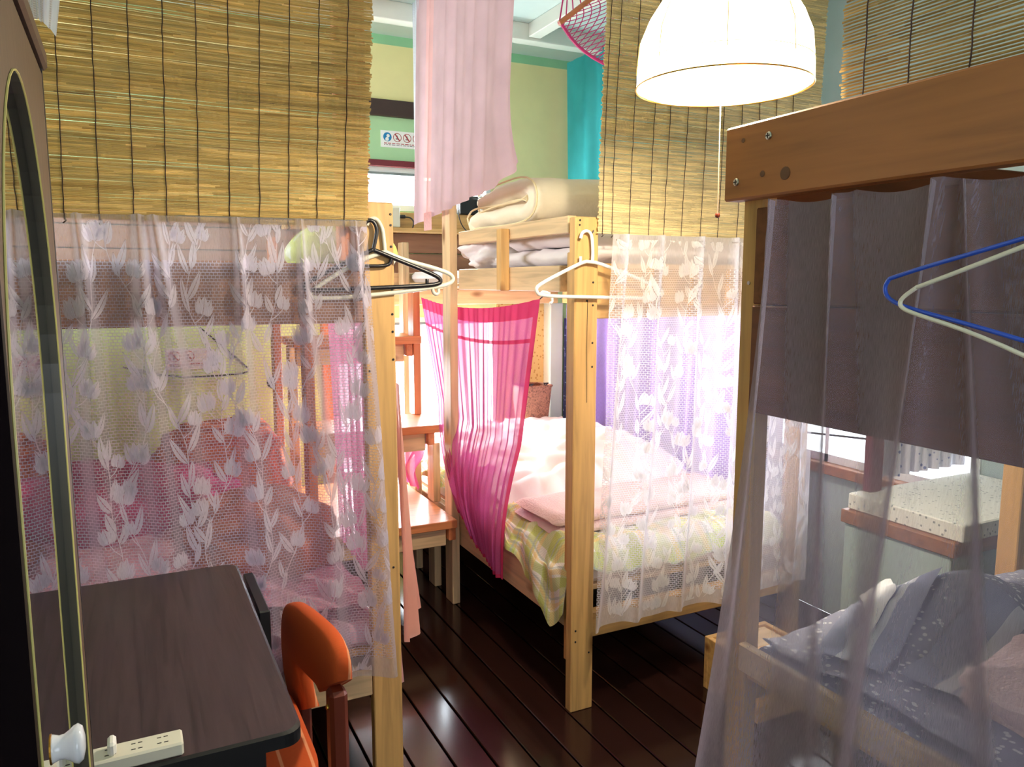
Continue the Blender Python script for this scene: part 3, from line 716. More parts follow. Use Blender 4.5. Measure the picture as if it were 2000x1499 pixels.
cl = MB(); cl.grid(lambda u, v: V((1.345 - .05 * v - .10 * sin(pi * v * .9) * (1 - .4 * u) + .014 * sin(v * 5 + u * 19), 3.92 - .30 * u + .015 * sin(v * 12), .80 - .335 * v ** .8 + .02 * sin(u * 17) * (1 - v))), 50, 24, (.4, .4)); cl.build('tucked_end', M['pink'], o, smooth=True)
b_ = MB(); b_.grid(lambda u, v: V((1.355 - .075 * sin(pi * v ** .8) * (1 - .3 * u) - .012 * sin(u * 16 + v * 5), 3.23 - .34 * u - .05 * v, .72 - .40 * v * (.75 + .25 * u) + .02 * sin(u * 9) * (1 - v))), 50, 24, (.4, .4)); b_.build('bunched_fold', M['pink'], o, smooth=True)
# long pale pink curtain from the ceiling beside the upper centre bunk
ff = folds(31, 9, .012, .010)
def ex2(s, t):
    k = max(0, (t - .62) / .38)
    return V((0, -.10 * s * k * k if s > .8 else 0, (.05 * (k ** 2) * max(0, (s - .8) / .2))))
o, P, W, H = curtain('long_curtain', (1.33, 3.70, 2.835), (1.33, 2.62, 2.835), (1.262, 3.60, 1.772), (1.262, 2.58, 1.865), (-1, 0, 0), ff, [M['palepink'], M['rosehem']],
    'long pale pink curtain hanging from the ceiling down to the upper centre bunk', 'curtain', None, 160, 60, W=1.5, extra=ex2, mfn=lambda s, t: 1 if (.10 < s < .22) else 0)
MB().grid(lambda s, t: V((1.25, 3.44 - s * .10, 1.815 - t * .08)), 6, 4).build('hem_tab', M['rosehem'], o)
MB().grid(lambda s, t: V((1.33 + .01 * sin(s * 20), 3.78 - s * .12, 2.835 - t * 1.03)), 20, 10).build('sheer_edge', M['whitecloth'], o)
# turquoise curtain on the far side of the upper centre bunk
ff = folds(41, 8, .01, .022)
curtain('turquoise_curtain', (2.43, 4.17, 2.79), (2.43, 2.75, 2.79), (2.43, 4.13, 1.66), (2.43, 2.75, 1.66), (-1, 0, 0), ff, [M['turq']],
    'turquoise curtain hanging in the corner below the ceiling beyond the hammock', 'curtain', None, 120, 40, W=1.9)
# lilac curtain on the far side of the lower centre bunk
ff = folds(51, 9, .008, .03)
curtain('lilac_curtain', (2.345, 4.02, 1.372), (2.345, 2.55, 1.372), (2.34, 4.02, .48), (2.34, 2.60, .48), (-1, 0, 0), ff, [M['purple']],
    'lilac gauze curtain along the inside of the lower centre bunk behind the lace', 'curtain', None, 140, 40, W=2.0)
ff = folds(55, 5, .004, .01)
curtain('patterned_curtain', (2.43, 4.185, 1.28), (2.62, 4.185, 1.28), (2.43, 4.185, .3), (2.62, 4.185, .3), (0, -1, 0), ff, [M['navy']],
    'narrow navy patterned curtain in the far corner beside the white post', 'curtain', None, 24, 20, W=.3)
# mauve curtain on the right side of the left bunk, ends as a peach tail by the post
ff = folds(61, 9, .006, .02)
o, P, W, H = curtain('mauve_curtain', (.705, 3.05, 1.385), (.705, 2.26, 1.385), (.71, 2.95, .50), (.715, 2.26, .50), (1, 0, 0), ff, [M['lilacpink']],
    'mauve gauze curtain on the side of the left bunk next to the steps', 'curtain', None, 110, 50, W=1.1)
ff = folds(62, 5, .004, .02)
curtain('peach_curtain', (.715, 2.34, 1.20), (.715, 2.20, 1.20), (.80, 2.33, .47), (.725, 2.14, .42), (1, 0, 0), ff, [M['peach']],
    'peach pink cloth hanging beside the left post and ending above the floor', 'curtain', None, 40, 50, W=.3)
curtain('white_sheet', (.70, 2.42, .55), (.70, 2.20, .55), (.705, 2.36, .27), (.70, 2.20, .25), (1, 0, 0), ff, [M['rosehem']],
    'corner of a white sheet hanging below the peach cloth by the left post', 'sheet', None, 24, 16, W=.25)
# grey voile on the right bunk
ff0 = folds(71, 6, .006, .062, .2)
pk = [(.02, 1.0, .08), (.13, .9, .12), (.275, 1.0, .03), (.31, .8, .22), (.50, 1, .10), (.68, 1, .06), (.85, 1, .05)]
def gf(s, t):
    f = ff0(s, t) * (.35 + .65 * min(1, t * 2))
    for s0, k, dr in pk:
        c = s0 + dr * t; wd = .006 + .022 * min(1, t * 1.5); f += .034 * k * exp(-((s - c) / wd) ** 2)
    return f
def gtop(s): return .012 * abs(sin(pi * (s - .02) / .13))
curtain('sheer_curtain', (1.118, 1.142, 1.655), (1.118, -.15, 1.66), (1.06, 1.283, .12), (1.06, -.15, .12), (-1, 0, 0), gf, [M['greysheer'], M['greysheer']],
    'long grey sheer curtain hanging under the thick beam of the right bunk', 'curtain', None, 260, 90, W=2.0, top_sc=gtop, extra=lambda s, t: V((0, -.022 * sin(pi * t) * (1 - s), 0)))
# bundle of white mesh cloth at top left
ff = folds(81, 6, .012, .008)
curtain('white_mesh_cloth', (-.16, 1.70, 2.30), (-.03, 1.70, 2.30), (-.125, 1.66, 1.955), (-.085, 1.70, 1.945), (0, -1, 0), lambda s, t: .05 * sin(pi * s) + ff(s, t), [M['whitecloth']],
    'white mesh cloth gathered above the wardrobe at the top left', 'cloth', None, 40, 24, W=.3)
o = MB().tube([(-.15, 1.70, 2.30), (-.05, 1.70, 2.31), (.0, 1.70, 2.50), (.02, 1.70, 2.838)], .002, 6).build('hanging_cord', M['wire']); tag(o, 'thin cord from the ceiling holding the white mesh cloth', 'cord')

# ------------------------------------------------------------------ bedding
def sheetgrid(name, x0, x1, y0, y1, hf, mat, label, cat, nu=90, nv=120, th=None, uvk=1.0, group=None, parent=None):
    mb = MB(); mb.grid(lambda s, t: V((x0 + (x1 - x0) * s, y0 + (y1 - y0) * t, hf(x0 + (x1 - x0) * s, y0 + (y1 - y0) * t))), nu, nv, ((x1 - x0) * uvk, (y1 - y0) * uvk))
    o = mb.build(name, mat, parent, smooth=True)
    if label: tag(o, label, cat, group)
    return o
# green plaid quilt: lies on the lower centre mattress and droops over the near left edge
def quilt(s, t):
    # s across the bed from the drooping edge, t away
    y = 2.255 + 1.6 * t; L = s * 1.29 - .32      # metres across, negative = overhang
    ks = [(2.2, .15), (2.28, .22), (2.37, .30), (2.50, .20), (2.66, .13), (2.80, .085), (2.95, .05), (4.5, .05)]
    mxd = .05
    for (ya, da), (yb, db) in zip(ks, ks[1:]):
        if ya <= y <= yb: mxd = da + (db - da) * (y - ya) / (yb - ya)
    z = .55 + .018 * nz(L * 6, y * 6) + .026 * nz(L * 13, y * 8, 2) + .012 * abs(nz(L * 25, y * 14, 3)) + .02 * max(0, 1 - abs(L - .08) / .12)
    x = 1.385 + L
    if L < .0:
        d = -L / .32 * mxd
        x = 1.385 - .062 * (1 - exp(-d * 22)) - .014 * nz(y * 12, d * 8, 5) - .01 * sin(y * 30 + d * 14) * min(1, d * 8); z = z - d + .01 * nz(y * 9, 1)
    fr = max(0, 1 - t / .06); z -= .10 * fr * fr if L > -.02 else 0
    return V((x, y, z))
mb = MB(); mb.grid(quilt, 150, 130, (1.35, 1.6)); o = mb.build('plaid_quilt', M['plaid'], smooth=True)
tag(o, 'yellow and green plaid quilt drooping over the edge of the lower centre bed', 'quilt')
def hump(x, y):
    k = 1 / (1 + exp(-(y - 2.82) / .05)); kx = min(1, max(0, (x - 1.36) / .12)) ** .5
    return .53 + k * kx * (.10 + .10 * exp(-((x - 2.05) / .35) ** 2 - ((y - 3.2) / .5) ** 2) + .05 * nz(x * 5, y * 4) + .04 * abs(nz(x * 9, y * 7, 4)) + .06 * min(1, (y - 2.8))) - .0 * x
sheetgrid('white_duvet', 1.385, 2.33, 2.74, 4.03, hump, M['duvet'], 'puffy white duvet heaped on the far part of the lower centre bed', 'duvet')
pb = thing('folded_blanket', (1.9, 2.6, .57), 'folded pale pink fleece blanket lying across the lower centre bed', 'blanket')
for i, z in enumerate((.565, .605)):
    def fl_(u, v, z=z, i=i):
        a = 2 * pi * v; x = 1.385 + .93 * u; c = min(1, u / .035) ** .5 if u < .035 else 1
        yy = cos(a); zz = sin(a); yy = (abs(yy) ** .35) * (1 if yy >= 0 else -1); zz = (abs(zz) ** .8) * (1 if zz >= 0 else -1)
        return V((x, 2.615 + .175 * yy * (1 - .04 * i) * (.93 + .07 * c) + .006 * nz(x * 8, i) + .03 * (x - 1.4), z + .024 * zz * c + .008 * nz(x * 7, yy * 2, i)))
    MB().grid(fl_, 50, 28).build('layer', M['blanketpink'], pb, smooth=True)
# folded futons on the upper centre bunk
def slab_path(pts, th, x0, x1, name, mat, parent, nx=24, puff=.02, seed=0, skew=0):
    """pts: centre line in (y, z) of a thick folded pad; extruded along x with soft ends"""
    P2 = [V((p[0], p[1])) for p in pts]
    for _ in range(3):
        q = [P2[0]]
        for a, b in zip(P2, P2[1:]): q += [a * .75 + b * .25, a * .25 + b * .75]
        q.append(P2[-1]); P2 = q
    n = len(P2); up_, dn = [], []
    for i, p in enumerate(P2):
        d = (P2[min(n - 1, i + 1)] - P2[max(0, i - 1)]).normalized(); nn = V((-d.y, d.x)); k = min(1, min(i, n - 1 - i) / 3 + .35)
        up_.append(p + nn * th * .5 * k); dn.append(p - nn * th * .5 * k)
    loop = up_ + dn[::-1]; c = sum((p for p in loop), V((0, 0))) / len(loop); m = len(loop); mb = MB(); rings = []
    mid = [(a + b) / 2 for a, b in zip(up_, dn)]; midl = mid + mid[::-1]
    for j in range(nx + 1):
        t = j / nx; e = min(t, 1 - t) * (x1 - x0); k = 1 - .9 * exp(-e / .012) if e < .08 else 1
        k = min(1, (e / .03)) ** .5 if e < .03 else 1
        b = len(mb.v); rings.append(b)
        for i, p in enumerate(loop):
            q = midl[i] + (p - midl[i]) * (.30 + .70 * k); x = x0 + (x1 - x0) * t
            nn = .010 * nz(x * 6, q.x * 9, seed + q.y * 9) + .005 * nz(x * 18, q.x * 20, seed)
            mb.v.append(V((x + .015 * nz(q.x * 6, q.y * 6, seed), q.x + nn + skew * (x - x0), q.y + nn)))
    for a, b in zip(rings, rings[1:]):
        for i in range(m): k = (i + 1) % m; mb.face((a + i, a + k, b + k, b + i))
    for r_, sg in ((rings[0], 1), (rings[-1], -1)):
        h = n
        for i in range(h - 1):
            q = (r_ + i, r_ + m - 1 - i, r_ + m - 2 - i, r_ + i + 1); mb.face(q if sg > 0 else q[::-1])
    o = mb.build(name, mat, parent, smooth=True)
    b = MB(); b.tube([V((x0 + .004, p.x, p.y)) for p in [midl[i] + (loop[i] - midl[i]) * .97 for i in range(0, m, 2)]], .004, 5); 
    return o, b
ft = thing('folded_futon', (1.9, 2.85, 1.71), 'cream futon folded over on the guard rail of the upper centre bunk', 'futon', 'futons on the upper centre bunk')
o, b = slab_path([(3.10, 1.835), (2.95, 1.848), (2.66, 1.862), (2.595, 1.81), (2.66, 1.768), (2.9, 1.766), (3.16, 1.775), (3.20, 1.745)], .086, 1.37, 2.25, 'folded_pad', M['futon'], ft, seed=1, skew=-.12)
b.build('piping', M['piping'], ft)
ft = thing('folded_futon', (1.9, 2.7, 1.56), 'white futon doubled over between the rails of the upper centre bunk', 'futon', 'futons on the upper centre bunk')
o, b = slab_path([(2.86, 1.655), (2.6, 1.657), (2.36, 1.655), (2.31, 1.625), (2.36, 1.593), (2.6, 1.590), (2.97, 1.592)], .060, 1.40, 2.3, 'folded_pad', M['futonw'], ft, seed=5)
mb = MB(); mb.grid(crump(1.60, 3.16, 1.626, .22, .17, .075, 4, .35, 4, .8), 60, 36); o = mb.build('crumpled_pillow', M['futonw'], smooth=True)
tag(o, 'crumpled white pillow behind the far post of the upper centre bunk', 'pillow')
# green pillow squeezed out beside the left post, and one on the upper bunk at right
def pillow(cx, cy, cz, rx, ry, rz, mat, label, seed):
    def f(u, v):
        a = 2 * pi * u; b = pi * (v - .5); d = V((cos(b) * cos(a), cos(b) * sin(a), sin(b))); e = .6
        p = lambda q: (abs(q) ** e) * (1 if q >= 0 else -1)
        ed = max(abs(p(d.x)), abs(p(d.y))); k = 1 + .08 * noise.noise(d * 3 + V((seed, 0, 0)))
        return V((cx + rx * p(d.x), cy + ry * p(d.y), cz + rz * d.z * k * (1.15 - .5 * ed ** 4)))
    o = MB().grid(f, 48, 28).build('pillow', mat, smooth=True); tag(o, label, 'pillow'); return o
pillow(.60, 2.40, 1.585, .16, .17, .078, M['greenp'], 'green and white pillow bulging out beside the left bunk post', 2)
pillow(2.26, 2.46, 1.602, .10, .15, .05, M['greenp'], 'green pillow seen above the centre lace curtain beside the right bunk post', 3)
# left bunk bedding
def lh(x, y): return .50 + .10 * (1 / (1 + exp(-(.35 - x) / .12))) + .05 * nz(x * 4, y * 4) + .03 * abs(nz(x * 9, y * 8, 2)) + .02 * min(1, max(0, y - 2.3))
sheetgrid('lilac_duvet', -.98, .64, 2.24, 3.25, lh, M['lilacbed'], 'rumpled lilac pink duvet on the lower left bed', 'duvet', uvk=1)
mb = MB(); mb.grid(crump(-.1, 3.2, .66, .42, .26, .15, 9, .3, 4, .7), 60, 30); o = mb.build('berry_blanket', M['berry'], smooth=True); tag(o, 'berry coloured blanket bunched in the middle of the lower left bed', 'blanket')
mb = MB(); mb.grid(crump(.36, 3.72, .66, .27, .28, .19, 12, .22, 4, .6), 60, 30, (.6, .6)); o = mb.build('orange_blanket', M['orangebl'], smooth=True); tag(o, 'orange checked blanket piled at the far end of the lower left bed', 'blanket')
mb = MB(); mb.grid(crump(.38, 2.80, .60, .24, .30, .13, 15, .3, 4, .7), 60, 30); o = mb.build('brown_blanket', M['brownbl'], smooth=True); tag(o, 'brown blanket heaped on the right half of the lower left bed', 'blanket')
# cable on the wall behind the left bunk
o = MB().tube([aY(x, y, 4.285) for x, y in ((390, 640), (480, 715), (490, 728), (420, 735), (340, 738), (240, 718))], .005, 6, 1).build('wall_cable', M['wire']); tag(o, 'black cable stapled across the wall behind the left lace curtain', 'cable')
lp = thing('clip_lamp', aY(530, 735, 4.1), 'small black clip lamp on the wall behind the left bunk post', 'lamp')
MB().lathe([(.012, 0), (.03, .05), (.032, .055)], aY(530, 745, 4.08), 'y', 16).build('lamp_head', M['black_plastic'], lp)
MB().tube([aY(530, 740, 4.1), aY(548, 732, 4.2), aY(560, 735, 4.29)], .006, 6).build('arm', M['black_plastic'], lp)

# ------------------------------------------------------------------ shelf, basket, panel in the far corner
struct('trim_30', B(WX1, 2.345, Y1 - .012, Y1 - .001, .3, 1.37), M['osb'])
struct('trim_31', B(2.343, 2.43, 4.20, Y1 - .002, 0, 1.375), M['beamw'])
bs = thing('wooden_box_shelf', (2.17, 4.1, .42), 'low pine box shelf under the basket at the head of the centre bed', 'shelf')
B(2.05, 2.285, 3.97, 4.25, .655, .675).build('top_board', pine[0], bs); B(2.05, 2.285, 3.97, 3.99, .51, .655).build('front_board', pineW[0], bs)
B(2.265, 2.285, 3.99, 4.25, .42, .655).build('side_board', pine[2], bs); B(2.05, 2.07, 3.99, 4.25, .42, .655).build('side_board', pine[2], bs)
mb = MB(); bk = []
def bas(u, v):
    a = 2 * pi * u; k = .82 + .18 * v; q = lambda c: (abs(c) ** .35) * (1 if c >= 0 else -1)
    wob = 1 + .01 * sin(u * 120) * (1 if int(v * 22) % 2 else -1)
    return V((2.165 + .105 * k * q(cos(a)) * wob, 4.11 + .085 * k * q(sin(a)) * wob, .676 + .21 * v))
bt = thing('wicker_basket', (2.165, 4.11, .676), 'brown woven basket standing on the box shelf behind the pink curtain', 'basket')
MB().grid(bas, 96, 22).build('basket_body', M['basket'], bt)
MB().tube([bas(k / 40, 1) for k in range(41)], .007, 6).build('rim', M['basket'], bt)
for s_ in (-1, 1): MB().tube([V((2.165 + s_ * .05, 4.03, .89)), V((2.165 + s_ * .05 - .015, 4.025, .905)), V((2.165 + s_ * .05 + .015, 4.025, .905)), V((2.165 + s_ * .05, 4.03, .89))], .005, 6).build('fastener', M['wire'], bt)
# outlet with plug under the high window, dark case and coiled hose on the ledge
ob = thing('outlet_box', (1.35, 4.195, 1.80), 'pale grey outlet box with a black plug below the high window', 'outlet')
B(1.325, 1.375, 4.16, 4.199, 1.80, 1.905).build('box', M['cream_plastic'], ob)
B(1.377, 1.41, 4.165, 4.19, 1.85, 1.868).build('plug', M['black_plastic'], ob)
MB().tube([(1.41, 4.18, 1.858), (1.44, 4.17, 1.855), (1.455, 4.16, 1.83), (1.44, 4.15, 1.79)], .004, 6, 2).build('cable', M['wire'], ob)
o = B(1.74, 1.92, 4.19, 4.28, 1.8855, 1.99, .006).build('dark_case', M['black_plastic']); tag(o, 'small dark case on the ledge beside the folded cream futon', 'case')
o = MB().tube([V((1.85 + .012 * cos(k * 1.1), 4.15 + .012 * sin(k * 1.1), 1.801 + k * .0022)) for k in range(90)], .0035, 5).build('coiled_hose', M['white_plastic']); tag(o, 'white coiled hose standing behind the folded cream futon', 'hose')
o = MB().tube([(1.70, 4.12, 1.96), (1.695, 4.11, 1.88), (1.72, 4.10, 1.80), (1.80, 4.08, 1.74)], .003, 6, 2).build('thin_cable', M['wire']); tag(o, 'thin black cable drooping behind the far post of the centre bunk', 'cable')
o = MB().tube([(1.435, 4.27, 1.15), (1.43, 4.27, 1.05), (1.435, 4.268, .98), (1.43, 4.268, .93)], .004, 6, 1)
o.lathe([(.004, 0), (.013, .005), (.013, .02), (.004, .025)], (1.432, 4.268, .905), 'z', 12); o = o.build('blind_pull', M['frameg']); tag(o, 'thin pull cord hanging in front of the bright low window', 'cord')

# ------------------------------------------------------------------ hammock
hm = thing('hammock', (1.9, 3.0, 2.5), 'magenta net hammock with a wooden spreader bar slung under the ceiling', 'hammock')
pa, pb_ = aY(1092, 46, 3.0), aY(1200, -38, 3.0)
MB().tube([pa, pb_], .011, 10).build('spreader_bar', pineR[0], hm)
hk = V((1.75, 3.0, 2.838))
MB().tube([pa, hk], .0035, 5).build('cord', M['magenta'], hm)
for k in (.12, .25, .4): MB().tube([pa.lerp(pb_, k), hk.lerp(hk + V((.02, 0, 0)), k)], .0028, 5).build('cord', M['magenta'], hm)
# net: lower edge sweeps down to the right, upper edge follows from the bar
e0 = [aY(x, y, 3.0) for x, y in ((1097, 48), (1120, 82), (1150, 108), (1186, 128), (1230, 140), (1290, 140), (1360, 120))]
e1 = [V((p.x + .55, p.y, p.z + .45)) for p in e0]; e1[0] = pb_
def pol(ps, t):
    k = t * (len(ps) - 1); i = min(len(ps) - 2, int(k)); return ps[i].lerp(ps[i + 1], k - i)
def net(s, t): a, b = pol(e0, s), pol(e1, s); p = a.lerp(b, t); p = p + V((0, -.12 * sin(pi * t) * min(1, s * 2), -.05 * sin(pi * t) * min(1, s * 2))); p.z = min(p.z, 2.825); return p
mb = MB(); n1, n2 = 26, 9
for i in range(n1):
    for j in range(n2):
        s0, s1, t0, t1 = i / n1, (i + 1) / n1, j / n2, (j + 1) / n2; sm, tm = (s0 + s1) / 2, (t0 + t1) / 2
        for a, b in (((sm, t0), (s1, tm)), ((s1, tm), (sm, t1)), ((sm, t1), (s0, tm)), ((s0, tm), (sm, t0))): mb.tube([net(*a), net(*b)], .0022, 4, caps=False)
mb.build('net', M['magenta'], hm)
mb = MB(); mb.tube(e0, .007, 6, 1); mb.build('edge_rope', M['magenta'], hm)

# ------------------------------------------------------------------ pendant lamp
LC = V((1.196, 1.380, 1.922))
la = thing('pendant_lamp', (LC.x, LC.y, LC.z), 'glowing cream domed pendant lamp hanging before the middle bamboo blind', 'lamp')
prof = [(.185, 0), (.188, .004), (.187, .035), (.185, .06), (.181, .10), (.162, .145), (.132, .19), (.085, .225), (.04, .242), (.02, .246)]
MB().lathe(prof, LC, 'z', 64, 8, .02, close=False).build('lamp_shade', M['shade'], la, smooth=True)
rim = MB()
rim.tube([LC + V((.188 * cos(2 * pi * k / 64), .188 * sin(2 * pi * k / 64), 0)) for k in range(65)], .0018, 5, caps=False)
rim.build('rim_wire', M['brass'], la)
rb_ = MB()
for k in range(8):
    a = 2 * pi * k / 8 + .1; pp = [LC + V(((r + .001) * cos(a), (r + .001) * sin(a), h)) for r, h in prof[2:]]; rb_.tube(pp, .0011, 4)
rb_.tube([LC + V((.187 * cos(2 * pi * k / 64), .187 * sin(2 * pi * k / 64), .045)) for k in range(65)], .0009, 4, caps=False)
rb_.build('piping', plain('shade_piping', (200, 180, 120), .8), la)
MB().lathe([(.001, 0), (.022, .004), (.034, .022), (.034, .04), (.02, .07), (.013, .10), (.001, .101)], LC + V((0, 0, .06)), 'z', 20).build('bulb', M['bulb'], la, smooth=True)
MB().tube([LC + V((0, 0, .24)), (LC.x, LC.y, ZC - .03)], .004, 6).build('flex', M['white_plastic'], la)
MB().lathe([(.045, 0), (.045, .02), (.02, .035)], (LC.x, LC.y, ZC - .036), 'z', 20).build('ceiling_rose', M['white_plastic'], la)
MB().tube([LC + V((-.006, -.0, .05)), LC + V((-.012, -.01, -.27))], .0014, 5).build('pull_cord', M['cream_plastic'], la)
MB().lathe([(.001, -.006), (.005, -.004), (.006, 0), (.005, .004), (.001, .006)], LC + V((-.012, -.01, -.275)), 'z', 12).build('pull_ball', M['chairwood'], la)

# ------------------------------------------------------------------ clothes hangers
def hanger(label, pts_body, pts_hook, mat, r=.0042, extras=(), loc=None, sm=2, group=None):
    t = thing('clothes_hanger', loc or pts_hook[-1], label, 'hanger', group)
    pts_body = [V(p) for p in pts_body]
    MB().tube(pts_body + [pts_body[0]], r, 8, sm).build('frame', mat, t, smooth=True)
    MB().tube([V(p) for p in pts_hook], r * .9, 8, 2).build('hook', mat, t, smooth=True)
    for e in extras: MB().tube([V(p) for p in e], r * .8, 6, 1).build('notch', mat, t, smooth=True)
    return t
Yb = 2.136
g = lambda x, y, Y=Yb: aY(x, y, Y)
hanger('black plastic hanger hooked at the right end of the wide lace curtain', [g(729, 488), g(765, 503), g(845, 535), g(862, 546), g(858, 556), g(800, 560), g(700, 564), g(600, 569), g(590, 560), g(600, 552), g(690, 505)],
       [g(729, 488), g(733, 470), g(737, 446), g(728, 430), g(716, 431), g(711, 442)], M['black_plastic'], .0064, [[g(765, 503), g(762, 516), g(750, 520), g(700, 520)], [g(834, 556), g(834, 545)]])
Yw = 2.143
g2 = lambda x, y: aY(x, y, Yw)
hanger('white plastic hanger hanging behind the black one beside the left post', [g2(752, 492), g2(785, 507), g2(870, 530), g2(887, 542), g2(880, 555), g2(840, 563), g2(720, 578), g2(610, 585), g2(600, 572), g2(700, 510)],
       [g2(752, 492), g2(750, 470), g2(747, 445), g2(735, 426), g2(722, 428), g2(716, 440)], M['cream_plastic'], .0064, [[g2(845, 563), g2(846, 572), g2(852, 576), g2(857, 572), g2(856, 564)]])
Yc = 2.186
g3 = lambda x, y: aY(x, y, Yc)
hanger('white plastic hanger hanging on the front of the centre bunk post', [g3(1145, 511), g3(1130, 516), g3(1052, 556), g3(1046, 567), g3(1055, 579), g3(1178, 581), g3(1285, 583), g3(1297, 572), g3(1285, 560), g3(1172, 514)],
       [g3(1157, 512), g3(1158, 490), g3(1156, 458), g3(1147, 450), g3(1137, 454), g3(1134, 466)], M['white_plastic'], .0060,
       [[g3(1134, 516), g3(1134, 501)], [g3(1055, 579), g3(1058, 570), g3(1066, 571), g3(1074, 574)], [g3(1078, 582), g3(1079, 590), g3(1074, 593)]])
nl = thing('wall_hook', g3(1148, 452), 'small metal screw hook on the centre bunk post holding the white hanger', 'hook')
MB().tube([V((1.372, 2.2025, 1.663)), V((1.372, 2.192, 1.663)), V((1.372, 2.186, 1.658)), V((1.372, 2.180, 1.668))], .0028, 6, 1).build('hook_wire', M['steel'], nl)
XR = 1.035
h = lambda x, y, X=XR: aX(x, y, X)
hanger('blue plastic hanger in front of the grey sheer curtain', [h(1737, 545), h(1727, 562), h(1733, 583), h(1765, 600), h(1900, 636), h(2060, 684), h(2300, 740), h(2330, 700), h(2100, 450), h(2060, 448), h(1900, 495), h(1790, 527)],
       [h(2075, 448), h(2085, 420), h(2100, 360), h(2140, 320), h(2170, 350)], M['blue_plastic'], .0032)
XR2 = 1.022
h2 = lambda x, y: aX(x, y, XR2)
hanger('white plastic hanger below the blue one in front of the sheer curtain', [h2(1790, 562), h2(1760, 583), h2(1757, 598), h2(1775, 610), h2(1900, 650), h2(2060, 722), h2(2300, 790), h2(2330, 750), h2(2110, 460), h2(2060, 458), h2(1960, 497), h2(1880, 528)],
       [h2(2080, 458), h2(2090, 430), h2(2105, 370), h2(2150, 330), h2(2180, 360)], M['cream_plastic'], .0032)

# ------------------------------------------------------------------ wardrobe with arched mirror
WXF = -.08
wd = thing('wardrobe', (-.36, .7, 0), 'brown wardrobe at the left edge with an arched mirror door and white knob', 'wardrobe')
B(-.62, WXF - .022, .02, 1.222, 0, 1.775, .004).build('carcass', M['wardrobe'], wd)
cy, zs = .905, 1.36      # arch: spring height and centre
def archp(a, b, hh, n=28):   # closed outline in (y, z): half ellipse on straight legs
    return [(cy + a * cos(pi * k / n), zs + hh * sin(pi * k / n)) for k in range(n + 1)] + [(cy - a, b), (cy + a, b)]
outl = archp(.232, .75, .338)
mb = MB(); n = len(outl); D0 = (.672, 1.212, .06, 1.768)
ctr = (cy, 1.2)
def torect(y_, z_):
    dy, dz = y_ - ctr[0], z_ - ctr[1]; k = 1e9
    if dy: k = min(k, ((D0[1] if dy > 0 else D0[0]) - ctr[0]) / dy)
    if dz: k = min(k, ((D0[3] if dz > 0 else D0[2]) - ctr[1]) / dz)
    return (ctr[0] + dy * k, ctr[1] + dz * k)
out2 = []
for i in range(n):      # outline with the rectangle corners slotted in
    out2.append(outl[i])
rect = [torect(*p) for p in outl]
for (y_, z_) in outl: mb.v.append(V((WXF, y_, z_)))
for (y_, z_) in rect: mb.v.append(V((WXF, y_, z_)))
for i in range(n): k = (i + 1) % n; mb.face((i, k, n + k, n + i))
for i in range(n):          # corners left over between neighbouring radial points
    k = (i + 1) % n; p, q = rect[i], rect[k]
    if abs(p[0] - q[0]) > 1e-6 and abs(p[1] - q[1]) > 1e-6:
        c1 = (p[0], q[1]) if (abs(p[0] - D0[0]) < 1e-6 or abs(p[0] - D0[1]) < 1e-6) else (q[0], p[1]); b0 = len(mb.v); mb.v.append(V((WXF, *c1))); mb.face((n + i, n + k, b0))
b0 = len(mb.v)
for (x_, y_, z_) in ((WXF, D0[0], D0[2]), (WXF, D0[1], D0[2]), (WXF, D0[1], D0[3]), (WXF, D0[0], D0[3])): mb.v.append(V((x_, y_, z_))); mb.v.append(V((x_ - .02, y_, z_)))
for i in range(4): j = (i + 1) % 4; mb.face((b0 + 2 * i, b0 + 2 * j, b0 + 2 * j + 1, b0 + 2 * i + 1))
mb.face((b0 + 1, b0 + 3, b0 + 5, b0 + 7))
dr = mb.build('door', M['wardrobe'], wd)
B(WXF - .02, WXF - .001, .03, .668, .06, 1.768, .002).build('door', M['wardshade'], wd, label='wardrobe door nearest the camera, coloured dark for shade')
B(-.63, WXF + .006, .0, 1.232, 1.776, 1.80, .004).build('top_board', M['wardrobe'], wd)
MB().box(WXF - .0215, WXF + .0005, 1.212, 1.222, .05, 1.775).build('edge_strip', M['black'], wd)
mb = MB(); x = WXF - .009
for y_, z_ in outl: mb.v.append(V((x, y_, z_)))
mb.face([i for i in range(len(outl))]); mb.build('mirror', M['mirror'], dr, label='arched mirror glass')
mb = MB()
for (y_, z_) in outl: mb.v.append(V((WXF + .001, y_, z_)))
for (y_, z_) in outl: mb.v.append(V((x, y_, z_)))
for i in range(n): k = (i + 1) % n; mb.face((i, k, n + k, n + i))
mb.build('mirror_rebate', M['rebate'], dr, label='grey inner edge of the mirror recess')
MB().tube([V((WXF + .001, y_, z_)) for y_, z_ in outl] + [V((WXF + .001, *outl[0]))], .0011, 5).build('mirror_rim', M['rim'], dr)
kp = (WXF, .737, 1.100)
MB().lathe([(.0125, 0), (.0115, .003), (.010, .007), (.0105, .011), (.013, .015), (.0155, .018), (.0168, .0215), (.014, .025), (.006, .0268), (.0005, .027)], kp, 'x', 28).build('knob', M['porcelain'], dr, smooth=True, label='white porcelain knob')
MB().lathe([(.0128, 0), (.0128, .0012), (.011, .002)], kp, 'x', 20).build('knob_plate', M['brass'], dr)

